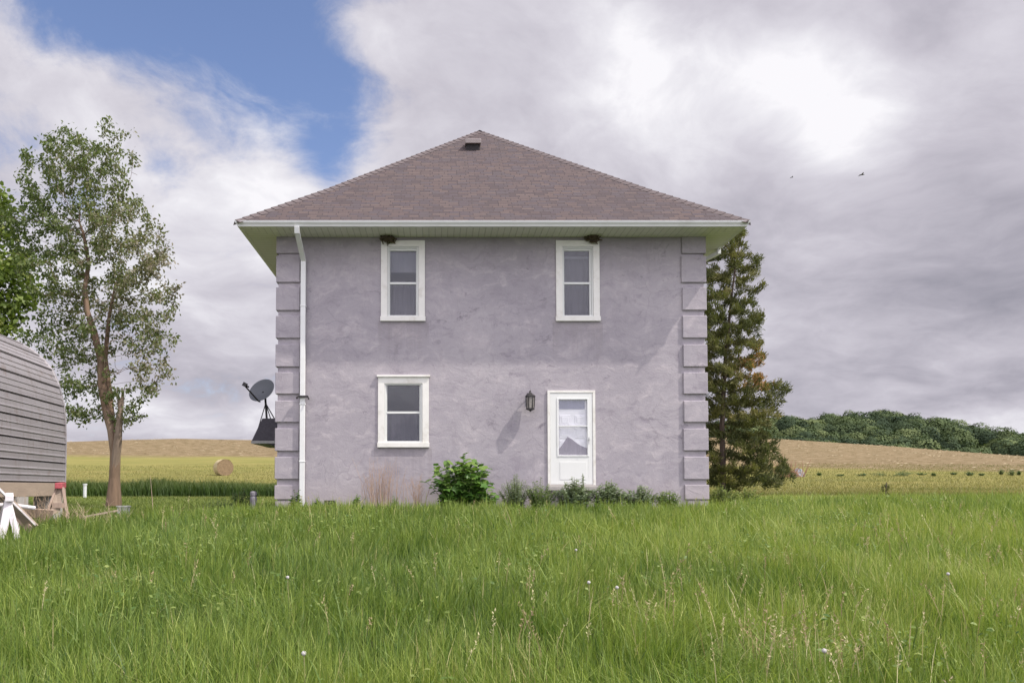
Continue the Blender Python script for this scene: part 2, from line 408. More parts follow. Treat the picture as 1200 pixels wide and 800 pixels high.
def ground_mat():
    m, n = mat('grassland')
    P = n.n('ShaderNodeNewGeometry').outputs['Position']
    s = n.n('ShaderNodeSeparateXYZ', {0: P}); X, Y = s.outputs[0], s.outputs[1]
    soil = n.mix(n.noise(P, 3, 5), (.035, .05, .018), (.07, .085, .03))
    lawn = n.mix(n.noise(P, .8, 6, .7), (.085, .13, .025), (.17, .19, .05))
    hay = n.ramp(n.noise(n.mapping(P, (.25, 1.0, 1)), .35, 8, .72), [(.3, (.14, .145, .042)), (.5, (.21, .195, .062)), (.62, (.255, .22, .078)), (.75, (.18, .165, .05))])
    hay = n.mix(n.mr(n.noise(n.mapping(P, (.1, 1.0, 1)), .5, 6, .7), .5, .68, 0, .6), hay, (.15, .17, .035))
    wob = n.noise(n.mapping(P, (.06, .3, 1)), 1, 5, .6)
    rows = n.n('ShaderNodeTexWave', {'Vector': n.mapping(P, (.05, .55, 0), rot=(0, 0, .05)), 'Scale': 1.0, 'Distortion': 3.5, 'Detail': 4, 'Detail Scale': 2.0, 'Detail Roughness': .65}, bands_direction='Y').outputs[1]
    spk = n.noise(n.mapping(P, (.5, .9, 0)), 1.2, 6, .75)
    stub = n.ramp(n.math('ADD', n.math('MULTIPLY', rows, .30), spk), [(.48, (.075, .062, .026)), (.58, (.145, .108, .055)), (.72, (.21, .155, .085)), (.88, (.38, .30, .20))])
    # swathe boundaries
    lim = n.mr(X, -30, 60, 112, 74)
    fb = n.mr(n.math('ADD', Y, n.math('MULTIPLY', wob, 16)), n.math('ADD', lim, 6), n.math('ADD', lim, 12))
    far = n.mix(fb, hay, stub)
    c = n.mix(n.mr(n.math('ADD', Y, n.math('MULTIPLY', n.noise(P, .4, 3), 4)), 35, 39), lawn, far)
    edge = n.math('ADD', Y, n.math('MULTIPLY', n.noise(P, .5, 3), 3))
    c = n.mix(n.mr(edge, 17, 22), soil, c)
    c = n.mix(n.mr(Y, 176, 190), c, (.05, .065, .025))
    out(n, pbr(n, c, .95, n.bump(n.noise(P, 2.5, 8, .75), .6, .15), Specular_IOR_Level=.1))
    return m
ys = np.concatenate([np.arange(-60, 0, 4), np.arange(0, 44, .5), np.arange(44, 240, 2.5), np.arange(240, 760, 12), np.array([800, 1000, 1500, 2500, 5000])])
xs = np.concatenate([[-5000, -2000, -900], np.arange(-400, -40, 12), np.arange(-40, 40, .8), np.arange(40, 420, 6), [900, 2000, 5000]])
gx, gy = np.meshgrid(xs, ys)
gv = np.stack([gx, gy, zt(gx, gy)], -1).reshape(-1, 3)
ny, nx = gx.shape
ii = (np.arange(ny-1)[:, None]*nx+np.arange(nx-1)[None, :]).ravel()
gf = np.stack([ii, ii+1, ii+1+nx, ii+nx], 1)
tag(mesh_np('ground', gv, gf, ground_mat(), smooth=True), kind='structure')

# ------------------------------------------------------------------ the house
WX0, WX1 = pix(324.6, 420, 17).x+.02, pix(827, 420, 17).x-.02
WY0, WY1 = 17.0, 26.1
WT = pix(575, 276.5, 17).z
X0E, X1E = pix(277, 260, 16.25).x, pix(877, 260, 16.25).x
YE0, YE1 = 16.25, 26.85
ZE = pix(575, 259, 16.25).z
def wz(py): return pix(575, py, 17).z
def wx(px, py=430): return pix(px, py, 17).x
house = thing('house', 'two-storey square lilac stucco farmhouse with brown hipped shingle roof', 'house', ((WX0+WX1)/2, 21.5, 0))

holes = {}
def rect(x0, x1, y0, y1, ): # px -> world rect
    ym = (y0+y1)/2
    return (wx(x0, ym), wx(x1, ym), wz(y1), wz(y0))
UL, UR, LL = rect(451, 494, 286, 373), rect(656, 697, 286, 373), rect(449, 497, 445, 521)
DR = (wx(644, 510), wx(695, 510), wz(570), wz(460))
HOLES = [UL, UR, LL, DR]
m = MB()
bx = sorted({WX0, WX1, *[h[0] for h in HOLES], *[h[1] for h in HOLES]})
bz = sorted({-.7, WT+.1, *[h[2] for h in HOLES], *[h[3] for h in HOLES]})
for i in range(len(bx)-1):
    for j in range(len(bz)-1):
        cx_, cz_ = (bx[i]+bx[i+1])/2, (bz[j]+bz[j+1])/2
        if any(h[0] < cx_ < h[1] and h[2] < cz_ < h[3] for h in HOLES): continue
        m.quad((bx[i], WY0, bz[j]), (bx[i+1], WY0, bz[j]), (bx[i+1], WY0, bz[j+1]), (bx[i], WY0, bz[j+1]))
RV = .22
for h in HOLES:
    a, b, c, d = h
    m.quad((a, WY0, c), (a, WY0, d), (a, WY0+RV, d), (a, WY0+RV, c)); m.quad((b, WY0, c), (b, WY0+RV, c), (b, WY0+RV, d), (b, WY0, d))
    m.quad((a, WY0, d), (b, WY0, d), (b, WY0+RV, d), (a, WY0+RV, d)); m.quad((a, WY0, c), (a, WY0+RV, c), (b, WY0+RV, c), (b, WY0, c))
m.quad((WX0, WY0, -.7), (WX0, WY0, WT+.1), (WX0, WY1, WT+.1), (WX0, WY1, -.7))
m.quad((WX1, WY0, -.7), (WX1, WY1, -.7), (WX1, WY1, WT+.1), (WX1, WY0, WT+.1))
m.quad((WX0, WY1, -.7), (WX0, WY1, WT+.1), (WX1, WY1, WT+.1), (WX1, WY1, -.7))
m.build('wall', STUCCO, house)
# dark rooms behind the openings
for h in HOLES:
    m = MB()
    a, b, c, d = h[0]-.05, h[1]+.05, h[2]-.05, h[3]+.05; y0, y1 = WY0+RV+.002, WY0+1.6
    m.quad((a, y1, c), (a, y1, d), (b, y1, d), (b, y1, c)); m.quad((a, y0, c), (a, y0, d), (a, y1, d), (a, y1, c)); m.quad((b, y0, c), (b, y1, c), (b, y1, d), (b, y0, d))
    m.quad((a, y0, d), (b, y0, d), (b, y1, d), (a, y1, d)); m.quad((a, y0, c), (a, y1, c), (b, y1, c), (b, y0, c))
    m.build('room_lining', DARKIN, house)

# quoins: bottoms/tops measured down the corners
QB = [(276, 297.5), (300, 331), (337, 363.5), (370, 396), (404, 429.5), (436.5, 462), (469.5, 495), (502, 528), (535, 561), (568, 586)]
for side in (0, 1):
    for k, (a, b) in enumerate(QB):
        m = MB(); z1, z0 = wz(a), wz(b)
        if k == 0: z1 = WT+.05
        if k == 9: z0 = wz(585)
        j = random.uniform(-.014, .014); z1 += random.uniform(-.008, .008); z0 += random.uniform(-.008, .008)
        if side == 0: x0, x1 = WX0-.045, WX0+.47+j
        else: x0, x1 = WX1-.47+j, WX1+.045
        m.box(x0, x1, WY0-.045, WY0+.42, z0, z1)
        m.build('quoin', STUCCO, house, bevel=.012)
    m = MB()          # plinth under the last block
    x0, x1 = (WX0-.03, WX0+.42) if side == 0 else (WX1-.40, WX1+.03)
    m.box(x0, x1, WY0-.03, WY0+.40, -.7, wz(586.5)); m.build('plinth', STUCCO, house, bevel=.01)
m = MB(); m.box(wx(381), wx(393), WY0-.012, WY0+.004, wz(593), wz(586)); m.build('basement_vent', DARKIN, house)
m = MB()
for a, b in ((440, 500),): m.box(wx(a), wx(b), WY0-.02, WY0+.004, -.4, wz(588.5))
m.build('foundation_strip', CONC, house)

# roof: hipped, slight kick at the eaves
APX = pix(562, 153, 21.5)
cxm, cym = APX.x, 21.55
def roof():
    verts, faces, uvs = [], [], []
    zt_ = APX.z; K = .30; zk = ZE+(zt_-ZE)*(K-.012)
    rings = [(X0E, X1E, YE0, YE1, ZE)]
    def lerp(a, b, t): return a+(b-a)*t
    rings.append((lerp(X0E, cxm, K), lerp(X1E, cxm, K), lerp(YE0, cym, K), lerp(YE1, cym, K), zk))
    def ring(r): return [Vector((r[0], r[2], r[4])), Vector((r[1], r[2], r[4])), Vector((r[1], r[3], r[4])), Vector((r[0], r[3], r[4]))]
    A, B = ring(rings[0]), ring(rings[1]); top = Vector((cxm, cym, zt_))
    for k in range(4):
        k2 = (k+1) % 4
        u = (A[k2]-A[k]).normalized()
        def uv(p):
            d = p-A[k]; return (d.dot(u), (d-u*d.dot(u)).length)
        i = len(verts); verts += [A[k], A[k2], B[k2], B[k], top]
        faces += [(i, i+1, i+2, i+3), (i+3, i+2, i+4)]
        uvs += [uv(A[k]), uv(A[k2]), uv(B[k2]), uv(B[k]), uv(B[k]), uv(B[k2]), uv(top)]
    me = bpy.data.meshes.new('roof'); me.from_pydata([tuple(v) for v in verts], [], faces)
    l = me.uv_layers.new(name='uv')
    for q, t in zip(l.data, uvs): q.uv = t
    me.materials.append(SHING); o = bpy.data.objects.new('roof', me); COL.objects.link(o); o.parent = house
    # hip caps: overlapping shingle pieces
    m = MB()
    for k in range(4):
        pts = [A[k], B[k], top]
        for a, b in zip(pts, pts[1:]):
            L = (b-a).length; nn = int(L/.19); d = (b-a)/L
            for j in range(nn):
                p0, p1 = a+d*(j*L/nn-.02), a+d*((j+1)*L/nn+.03)
                sx = d.cross(Vector((0, 0, 1))).normalized(); up = sx.cross(d)
                i = len(m.v)
                for p, h in ((p0, .034), (p1, .016)):
                    for s_, hh in ((-.13, h-.085), (0, h), (.13, h-.085)): m.v.append(tuple(p+sx*s_+up*hh))
                m.f += [(i, i+1, i+4, i+3), (i+1, i+2, i+5, i+4), (i, i+3, i+2+3-3, i+1)][:2]
                m.f += [(i, i+2, i+1)]
    m.build('hip_cap', simple('hip_cap_shingle', (.105, .085, .085), .95, .35, 14, bump=.4), o)
    return o
roof_o = roof()
# roof vent
v = pix(554, 177, 20.35)
sl = math.atan2(APX.z-ZE, cym-YE0)
Mv = Matrix.Translation(v+Vector((0, -.10, .10))) @ Matrix.Rotation(sl*.25, 4, 'X')
m = MB(); m.box(-.20, .20, -.16, .34, .02, .13, Mv); 
m.build('roof_vent', simple('vent_metal', (.30, .26, .25), .6, .1, 8), roof_o, bevel=.012)
m = MB(); m.box(-.165, .165, -.08, .34, -.14, .018, Mv); m.build('vent_throat', DARKIN, roof_o)
m = MB(); m.box(-.27, .27, -.17, .34, -.17, -.15, Matrix.Translation(v) @ Matrix.Rotation(sl*.8, 4, 'X')); m.build('vent_flashing', simple('flashing', (.30, .27, .27), .6), roof_o)

# soffit with grooves across its width
m = MB(); zs0 = ZE-.099; zs1 = WT; uvl = []
def sof(p, us):
    m.quad(*p); uvl.extend(us)
o0, o1, o2, o3 = (X0E+.088, YE0+.088), (X1E-.088, YE0+.088), (X1E-.088, YE1-.088), (X0E+.088, YE1-.088)
i0, i1, i2, i3 = (WX0-.01, WY0-.01), (WX1+.01, WY0-.01), (WX1+.01, WY1+.01), (WX0-.01, WY1+.01)
for a, b, c, d, ax in ((o0, o1, i1, i0, 0), (o1, o2, i2, i1, 1), (o2, o3, i3, i2, 0), (o3, o0, i0, i3, 1)):
    m.quad((*a, zs0), (*b, zs0), (*c, zs0+.0), (*d, zs0+.0)); uvl += [(q[ax], q[1-ax]) for q in (a, b, c, d)]
so = m.build('soffit', SOFF, house); l = so.data.uv_layers.new(name='uv')
for q, t in zip(l.data, uvl): q.uv = t
# frieze closing the wall top against the soffit
# gutters: K-style profile swept along each eave
def gutter(a, b, outv, z):
    m = MB(); a, b, o = Vector(a), Vector(b), Vector(outv)
    prof = [(0, 0), (0, -.105), (.07, -.105), (.085, -.07), (.115, -.035), (.125, 0), (.118, .004), (.108, -.03), (.078, -.065), (.065, -.098), (.008, -.098), (.008, 0)]
    d = (b-a).normalized()
    i = len(m.v)
    for p, sgn in ((a, -1), (b, 1)):
        for r, h in prof: m.v.append(tuple(p+o*r+d*sgn*r*1.0+Vector((0, 0, h))))
    n = len(prof)
    for k in range(n):
        m.f.append((i+k, i+(k+1) % n, i+n+(k+1) % n, i+n+k))
    return m.build('gutter', GUTTER, house)
gi = .09; zg = ZE+.0
q0, q1, q2, q3 = (X0E+gi, YE0+gi, zg), (X1E-gi, YE0+gi, zg), (X1E-gi, YE1-gi, zg), (X0E+gi, YE1-gi, zg)
gutter(q0, q1, (0, -1, 0), zg); gutter(q1, q2, (1, 0, 0), zg); gutter(q2, q3, (0, 1, 0), zg); gutter(q3, q0, (-1, 0, 0), zg)

# downspouts
def bar(m, pts, wd, dp):
    for a, b in zip(pts, pts[1:]): m.beam(a, b, wd, dp, up=(0, 1, 0) if abs(Vector(b).z-Vector(a).z) > abs(Vector(b).y-Vector(a).y) else (0, 0, 1))
m = MB(); xd = wx(355.5, 430); yd = WY0-.075
bar(m, [(xd-.03, YE0+.02, ZE-.10), (xd-.03, YE0+.06, ZE-.24)], .10, .075)
bar(m, [(xd-.03, YE0+.05, ZE-.20), (xd, yd, ZE-.62)], .10, .075)
bar(m, [(xd, yd, ZE-.58), (xd, yd, -.15)], .105, .075)
for z in (ZE-1.6, 2.1, .9): m.box(xd-.062, xd+.062, yd-.045, yd+.06, z, z+.03)
m.build('downspout', GUTTER, house, bevel=.008)
m = MB()
bar(m, [(X1E-.05, YE0+1.6, ZE-.10), (X1E-.05, YE0+1.6, ZE-.22)], .075, .10)
bar(m, [(X1E-.05, YE0+1.6, ZE-.19), (WX1+.07, YE0+1.9, ZE-.42)], .10, .075)
bar(m, [(WX1+.07, YE0+1.9, ZE-.38), (WX1+.07, YE0+1.9, 0)], .075, .10)
m.build('downspout', GUTTER, house, bevel=.008)
# spigot clamp on the downspout
m = MB(); p = pix(355, 465, 16.87); m.tube([p+Vector((-.11, 0, .02)), p+Vector((.11, 0, .02))], .014, 8); m.tube([p+Vector((-.10, 0, .02)), p+Vector((-.12, -.05, -.03))], .02, 8); m.tube([p+Vector((.10, 0, .02)), p+Vector((.13, -.05, -.05))], .015, 8); m.box(p.x-.09, p.x+.09, p.y-.03, p.y+.06, p.z-.01, p.z+.03)
m.build('spigot', BLACKM, house)

def window(name, trim, glass_px, rail, cap, curtain):
    """trim, glass in photo px (x0,x1,y0,y1)"""
    T, G = rect(*trim), rect(*glass_px); zr = wz(rail)
    H = min(HOLES, key=lambda h: abs(h[0]-T[0])+abs(h[3]-T[3]))
    e = thing_part(name)
    f = MB(); y0, y1 = WY0-.03, WY0+.0
    wl, wr = .135, .135; ht = .13; hb = .10
    f.box(T[0], T[0]+wl, y0, y1-.002, T[2]+hb, T[3]-ht); f.box(T[1]-wr, T[1], y0, y1-.002, T[2]+hb, T[3]-ht)
    f.box(T[0], T[1], y0, y1-.002, T[3]-ht, T[3]); f.box(T[0]-.012, T[1]+.012, y0-.025, y1-.002, T[2], T[2]+hb)
    if cap: f.box(T[0]-.025, T[1]+.025, y0-.035, y1-.002, T[3]+.002, T[3]+.045)
    f.build('frame', WHITE, e, bevel=.004)
    # inner stop and sash
    s = MB(); ys0, ys1 = WY0-.008, WY0+.07
    hx0, hx1, hz0, hz1 = T[0]+wl+.002, T[1]-wr-.002, T[2]+hb+.002, T[3]-ht-.002
    def ring(x0, x1, z0, z1, X0, X1, Z0, Z1, ya, yb):
        s.box(X0, x0, ya, yb, Z0, Z1); s.box(x1, X1, ya, yb, Z0, Z1); s.box(x0, x1, ya, yb, z1, Z1); s.box(x0, x1, ya, yb, Z0, z0)
    ring(hx0+.028, hx1-.028, hz0+.028, hz1-.028, hx0, hx1, hz0, hz1, WY0-.004, WY0+.12)
    ring(G[0], G[1], G[2], G[3], hx0+.030, hx1-.030, hz0+.030, hz1-.030, WY0+.030, WY0+.08)
    s.box(G[0]+.001, G[1]-.001, WY0+.022, WY0+.078, zr-.022, zr+.022)
    s.build('sash', WHITE2, e, bevel=.003)
    for z0, z1, yy in ((zr+.02, G[3], .052), (G[2], zr-.02, .044)):
        g = MB(); g.box(G[0]-.01, G[1]+.01, WY0+yy, WY0+yy+.004, z0-.01, z1+.01); g.build('pane', GLASS, e)
    # curtains / blinds inside
    c = MB()
    def drape(x0, x1, z0, z1, amp, yb):
        nn = 26; i = len(c.v)
        for k in range(nn+1):
            x = x0+(x1-x0)*k/nn; y = yb+amp*math.sin(k*1.35+x0)+amp*.5*math.sin(k*2.7)
            c.v += [(x, y, z0), (x, y-.02, z1)]
        for k in range(nn): c.f.append((i+2*k, i+2*k+2, i+2*k+3, i+2*k+1))
    if curtain == 'blind':
        drape(G[0]-.03, G[1]+.03, G[3]-(G[3]-zr)*.62, G[3]+.03, .002, WY0+.16)
        c.build('blind', SHADE, e)
        c = MB(); drape(G[0]-.03, G[1]+.03, G[2]-.03, zr+.08, .022, WY0+.24); c.build('curtain', CURT, e, smooth=True)
    elif curtain == 'rod':
        c.box(G[0]-.03, G[1]+.03, WY0+.15, WY0+.17, G[3]-.13, G[3]-.09); c.build('curtain_rod', SHADE, e)
        c = MB(); drape(G[0]-.03, G[1]+.03, G[2]-.03, G[3]-.1, .012, WY0+.3); c.build('curtain', CURT, e, smooth=True)
    else:
        drape(G[0]-.03, G[1]+.03, G[2]-.03, zr-.02, .02, WY0+.26); c.build('curtain', CURT, e, smooth=True)
    return e
def thing_part(name):
    o = bpy.data.objects.new(name, None); COL.objects.link(o); o.parent = house; o.empty_display_size = .1
    return o
window('window', (446.5, 498, 282, 376.5), (457, 487.5, 293.5, 369), 331.5, False, 'blind')['label'] = 'upper window with a half-drawn pale blind'
window('window', (651.5, 702.5, 282, 376.5), (661.5, 691, 293.5, 369), 331.5, False, 'rod')['label'] = 'upper window with a curtain rod behind the glass'
window('window', (443, 502.5, 442, 524), (453.5, 491.5, 451, 516.5), 483, True, 'low')['label'] = 'lower window with a flat cap over its trim'

# door: storm door in front of a panelled door
door = thing_part('door')
f = MB(); T = (wx(641.5, 510), wx(697.5, 510), wz(569), wz(457.5))
f.box(T[0], T[0]+.055, WY0-.03, WY0-.002, T[2], T[3]-.05); f.box(T[1]-.055, T[1], WY0-.03, WY0-.002, T[2], T[3]-.05); f.box(T[0], T[1], WY0-.03, WY0-.002, T[3]-.05, T[3])
f.build('frame', WHITE, door, bevel=.004)
GD = (wx(654.5, 500), wx(688, 500), wz(533), wz(468))
s = MB(); a, b, c, d = T[0]+.058, T[1]-.058, T[2]+.03, T[3]-.053; y0, y1 = WY0-.020, WY0+.018
s.box(a, GD[0]-.02, y0, y1, c, d); s.box(GD[1]+.02, b, y0, y1, c, d); s.box(GD[0]-.02, GD[1]+.02, y0, y1, GD[3]+.02, d); s.box(GD[0]-.02, GD[1]+.02, y0, y1, c, GD[2]-.02)
s.box(GD[0]+.02, GD[1]-.02, y0-.006, y0+.001, c+.10, GD[2]-.14)
s.build('storm_door', WHITE2, door, bevel=.004)
s = MB(); zr = wz(499)
for (p, q, r, t) in ((GD[0]-.035, GD[0], GD[2]-.03, GD[3]+.03), (GD[1], GD[1]+.035, GD[2]-.03, GD[3]+.03)): s.box(p, q, y0-.012, y0+.03, r, t)
s.box(GD[0], GD[1], y0-.012, y0+.03, GD[3], GD[3]+.03); s.box(GD[0], GD[1], y0-.012, y0+.03, GD[2]-.03, GD[2]); s.box(GD[0], GD[1], y0-.008, y0+.028, zr-.012, zr+.012)
s.build('glazing_frame', GUTTER, door, bevel=.003)
g = MB(); g.box(GD[0], GD[1], WY0+.001, WY0+.004, GD[2], GD[3]); g.build('pane', GLASS, door)
INW = simple('inner_door_white', (.74, .74, .75), .5, .02); s = MB(); yb = WY0+.036
s.box(T[0]+.06, T[1]-.06, yb, yb+.045, T[2], T[3]-.05)
xm = (GD[0]+GD[1])/2
for x0, x1 in ((GD[0]+.03, xm-.05), (xm+.05, GD[1]-.03)):
    for z0, z1 in ((wz(497), wz(486)), (wz(513), wz(501)), (wz(532), wz(516))):
        s.box(x0, x1, yb-.008, yb+.002, z0, z1); s.box(x0+.035, x1-.035, yb-.014, yb-.006, z0+.035, z1-.035)
s.build('inner_door', INW, door, bevel=.006)
s = MB(); s.box(GD[0]+.02, GD[1]-.04, yb-.006, yb+.001, wz(479), wz(469)); s.build('door_light', simple('dull_glass', (.20, .21, .27), .25, .1, 8), door)
# grey cloth slumped in the bottom of the glazing
s = MB(); nn = 22; yc = WY0+.014
for k in range(nn+1):
    t = k/nn; x = GD[0]+(GD[1]-GD[0])*t
    h = np.interp(t, [0, .08, .32, .45, .7, .9, 1], [.20, .28, .62, .55, .36, .27, .24])*.62
    s.v += [(x, yc+.004*math.sin(k*1.9), GD[2]-.01), (x, yc+.005*math.sin(k*1.1), GD[2]+h)]
for k in range(nn): s.f.append((2*k, 2*k+2, 2*k+3, 2*k+1))
s.build('fallen_cloth', CLOTH, door, smooth=True)
s = MB(); hp = pix(690, 516, 16.97); s.box(hp.x-.012, hp.x+.012, WY0-.035, WY0-.018, hp.z-.07, hp.z+.07); s.tube([hp+Vector((0, -.03, .03)), hp+Vector((0, -.075, .02)), hp+Vector((-.01, -.085, -.06))], .010, 8)
s.build('handle', simple('brushed_steel', (.5, .5, .5), .3, .05, metal=.8), door)
s = MB(); s.box(T[0]-.02, T[1]+.04, WY0-.16, WY0-.035, T[2]-.10, T[2]-.01); s.box(T[0]+.0, T[1]-.0, WY0-.034, WY0+.06, T[2]-.02, T[2]+.025); s.build('doorstep', CONC, door, bevel=.01)

# wall lantern (part of the house, with its own pieces)
lamp = thing_part('wall_lamp')
lp = pix(621.5, 470, 16.82)
m = MB()
m.box(lp.x-.045, lp.x+.045, WY0-.022, WY0-.001, lp.z-.02, lp.z+.19)
m.tube([(lp.x, WY0-.02, lp.z+.14), (lp.x, WY0-.10, lp.z+.22), (lp.x, lp.y, lp.z+.215), (lp.x, lp.y, lp.z+.15)], .012, 8)
Ml = Matrix.Translation((lp.x, lp.y, lp.z))
m.lathe([(.002, .235), (.012, .225), (.009, .20), (.02, .185), (.045, .16), (.105, .115), (.11, .10), (.085, .098), (.085, .09)], 6, Ml)
m.lathe([(.075, -.145), (.09, -.15), (.09, -.17), (.04, -.19), (.012, -.21), (.002, -.22)], 6, Ml)
m.lathe([(.0, -.145), (.085, -.145), (.085, -.155), (0, -.155)], 6, Ml)
for k in range(6):
    t = math.pi*2*k/6; m.tube([Ml @ Vector((.078*math.cos(t), .078*math.sin(t), -.15)), Ml @ Vector((.095*math.cos(t), .095*math.sin(t), .105))], .009, 6)
m.build('lantern_cage', BLACKM, lamp)
m = MB(); m.lathe([(.068, -.145), (.084, .10)], 6, Ml)
mg, n = mat('seeded_lamp_glass'); out(n, n.n('ShaderNodeMixShader', {0: .45, 1: n.n('ShaderNodeBsdfTransparent', {0: (.7, .7, .68, 1)}).outputs[0], 2: pbr(n, (.42, .39, .36), .15)}).outputs[0])
m.build('lamp_glass', mg, lamp)
m = MB(); m.lathe([(.002, -.14), (.018, -.14), (.018, -.03), (.03, .0), (.026, .04), (.002, .06)], 10, Ml); m.build('bulb', simple('frosted_bulb', (.7, .66, .58), .3), lamp)

# little roof over the side entrance, on the left wall
side = thing_part('side_roof')
b0, b1 = pix(295, 516, 19.6), pix(323, 516, 19.6); zb = b0.z; t0 = pix(305, 489, 20.1)
m = MB(); ya, yb_ = 19.6, 21.8; xo = b0.x; zt2 = t0.z; yr0, yr1 = 20.35, 21.05; xt = t0.x
P_ = [(xo, ya, zb), (WX0-.002, ya, zb), (WX0-.002, yr0, zt2), (xt, yr0, zt2), (xo, yb_, zb), (WX0-.002, yb_, zb), (WX0-.002, yr1, zt2), (xt, yr1, zt2)]
m.v = P_; m.f = [(0, 1, 2, 3), (0, 3, 7, 4), (4, 7, 6, 5), (3, 2, 6, 7)]
me = m.build('shingle_cover', SHING, side); l = me.data.uv_layers.new(name='uv')
for lo in me.data.loops:
    co = me.data.vertices[lo.vertex_index].co; l.data[lo.index].uv = (co.x+co.y*.3, co.z*1.6)
mdark = simple('dark_shingle', (.045, .042, .05), .9, .5, 18, bump=.6); me.data.materials.clear(); me.data.materials.append(mdark)
m = MB(); m.box(xo-.01, WX0-.003, ya-.01, yb_+.01, zb-.07, zb-.004); m.build('fascia', simple('grey_fascia', (.30, .30, .29), .6), side)
m = MB(); m.v = [(xo+.35, ya+.1, zb-.072), (WX0-.003, ya+.1, zb-.072), (WX0-.003, ya+.1, zb-.26), (xo+.55, ya+.1, zb-.13),
                 (xo+.35, yb_-.1, zb-.072), (WX0-.003, yb_-.1, zb-.072), (WX0-.003, yb_-.1, zb-.26), (xo+.55, yb_-.1, zb-.13)]
m.f = [(0, 1, 2, 3), (4, 7, 6, 5), (0, 3, 7, 4), (3, 2, 6, 7), (2, 1, 5, 6)]
m.build('bracket', simple('dark_soffit', (.11, .11, .12), .7), side)

# satellite dish on tripod, standing on that little roof
dc = pix(306.5, 457, 20.6)
dish = thing('satellite_dish', 'dark grey satellite dish on a tripod above the small side roof', 'satellite dish', (dc.x+.12, 20.7, zt2))
nrm = Vector((-.42, -.80, .42)).normalized()
Md = Matrix.Translation(dc) @ nrm.to_track_quat('Z', 'Y').to_matrix().to_4x4() @ Matrix.Diagonal((1.05, .88, 1, 1))
m = MB(); pr = [(.002+.36*k/10, -.07+.075*(k/10)**2) for k in range(11)]
m.lathe(pr+[(.372, .003)]+[(r, z-.012) for r, z in pr[::-1]], 36, Md); m.build('reflector', DARKG, dish, smooth=True)
foot = Vector((dc.x+.12, 20.7, zt2-.01)); hub = dc-nrm*.10+Vector((.03, .03, -.12))
mast_t = hub
m = MB(); m.tube([foot+Vector((0, 0, 0)), mast_t], .028, 10); m.tube([mast_t, dc-nrm*.07], .03, 8); m.build('mast', BLACKM, dish)
for dx, dy, zz in ((-.14, -.45, -.32), (.24, -.1, -.02), (.05, .33, -.0)):
    m = MB(); m.tube([foot+(mast_t-foot)*.72, foot+Vector((dx, dy, zz))], .014, 6); m.build('leg', BLACKM, dish)
lnb = pix(287, 452, 20.25); arm0 = pix(303, 470, 20.5)
m = MB(); m.tube([arm0+Vector((.02, .08, -.0)), arm0, lnb], .02, 8); m.build('feed_arm', BLACKM, dish)
m = MB(); m.box(-.05, .05, -.05, .05, -.05, .05, Matrix.Translation(lnb+Vector((0, 0, .03))) @ Matrix.Rotation(.5, 4, 'Y')); m.tube([lnb, lnb+Vector((.09, .05, -.02))], .022, 8); m.build('receiver', BLACKM, dish)

# nests under the soffit
for px, py, s, lab in ((455, 278, .85, 'wide dark mud nest under the soffit over the blinded upper window'), (695, 277, .7, 'dark straw nest under the soffit over the upper window above the door')):
    p = pix(px, py, 16.9); m = MB(); nn = 0
    r2 = np.random.default_rng(int(px))
    for k in range(int(150*s)):
        a = r2.normal(0, 1, 3)*(.11*s, .05, .035); c_ = Vector((p.x+a[0]*.75, 16.9+a[1]*.6, min(zs0-.01, zs0-.03+a[2]-.03)))
        d_ = Vector(r2.normal(0, 1, 3)).normalized()*.06; d_.z *= .4
        m.tube([c_-d_, c_+d_], .012, 4)
    tag(m.build('bird_nest', NEST), lab, 'nest')

# ------------------------------------------------------------------ foliage tools
def frames(d, up):
    d = d/np.linalg.norm(d, axis=1, keepdims=True)
    s = np.cross(d, up); s /= np.maximum(np.linalg.norm(s, axis=1, keepdims=True), 1e-6)
    return d, s, np.cross(s, d)
DIAMOND = (np.array([(0, 0, 0), (.45, -.5, .06), (1, 0, -.05), (.45, .5, .06)], float), np.array([(0, 1, 2), (0, 2, 3)]))
OVAL = (np.array([(0, 0, 0), (.25, -.42, .07), (.6, -.45, .08), (1, 0, -.10), (.6, .45, .08), (.25, .42, .07), (.5, 0, 0)], float), np.array([(0, 1, 6), (1, 2, 6), (2, 3, 6), (3, 4, 6), (4, 5, 6), (5, 0, 6)]))
LOBED = (np.array([(0, 0, 0), (.02, -.30, .03), (.25, -.55, .0), (.38, -.38, .06), (.62, -.52, .0), (.72, -.24, .05), (1, 0, -.12), (.72, .24, .05), (.62, .52, 0), (.38, .38, .06), (.25, .55, 0), (.02, .30, .03), (.5, 0, -.02)], float),
         np.array([(k, (k+1) % 12, 12) for k in range(12)]))
def leaves(name, pos, dirs, ups, L, W, tint, template, material, parent=None):
    tv, tf = template; n = len(pos); k = len(tv)
    d, s, u = frames(dirs, ups)
    V = pos[:, None, :]+d[:, None, :]*(tv[None, :, 0, None]*L[:, None, None])+s[:, None, :]*(tv[None, :, 1, None]*W[:, None, None])+u[:, None, :]*(tv[None, :, 2, None]*L[:, None, None])
    Fc = (tf[None]+np.arange(n)[:, None, None]*k).reshape(-1, 3)
    return mesh_np(name, V.reshape(-1, 3), Fc, material, parent, {'tint': np.repeat(tint, k)})

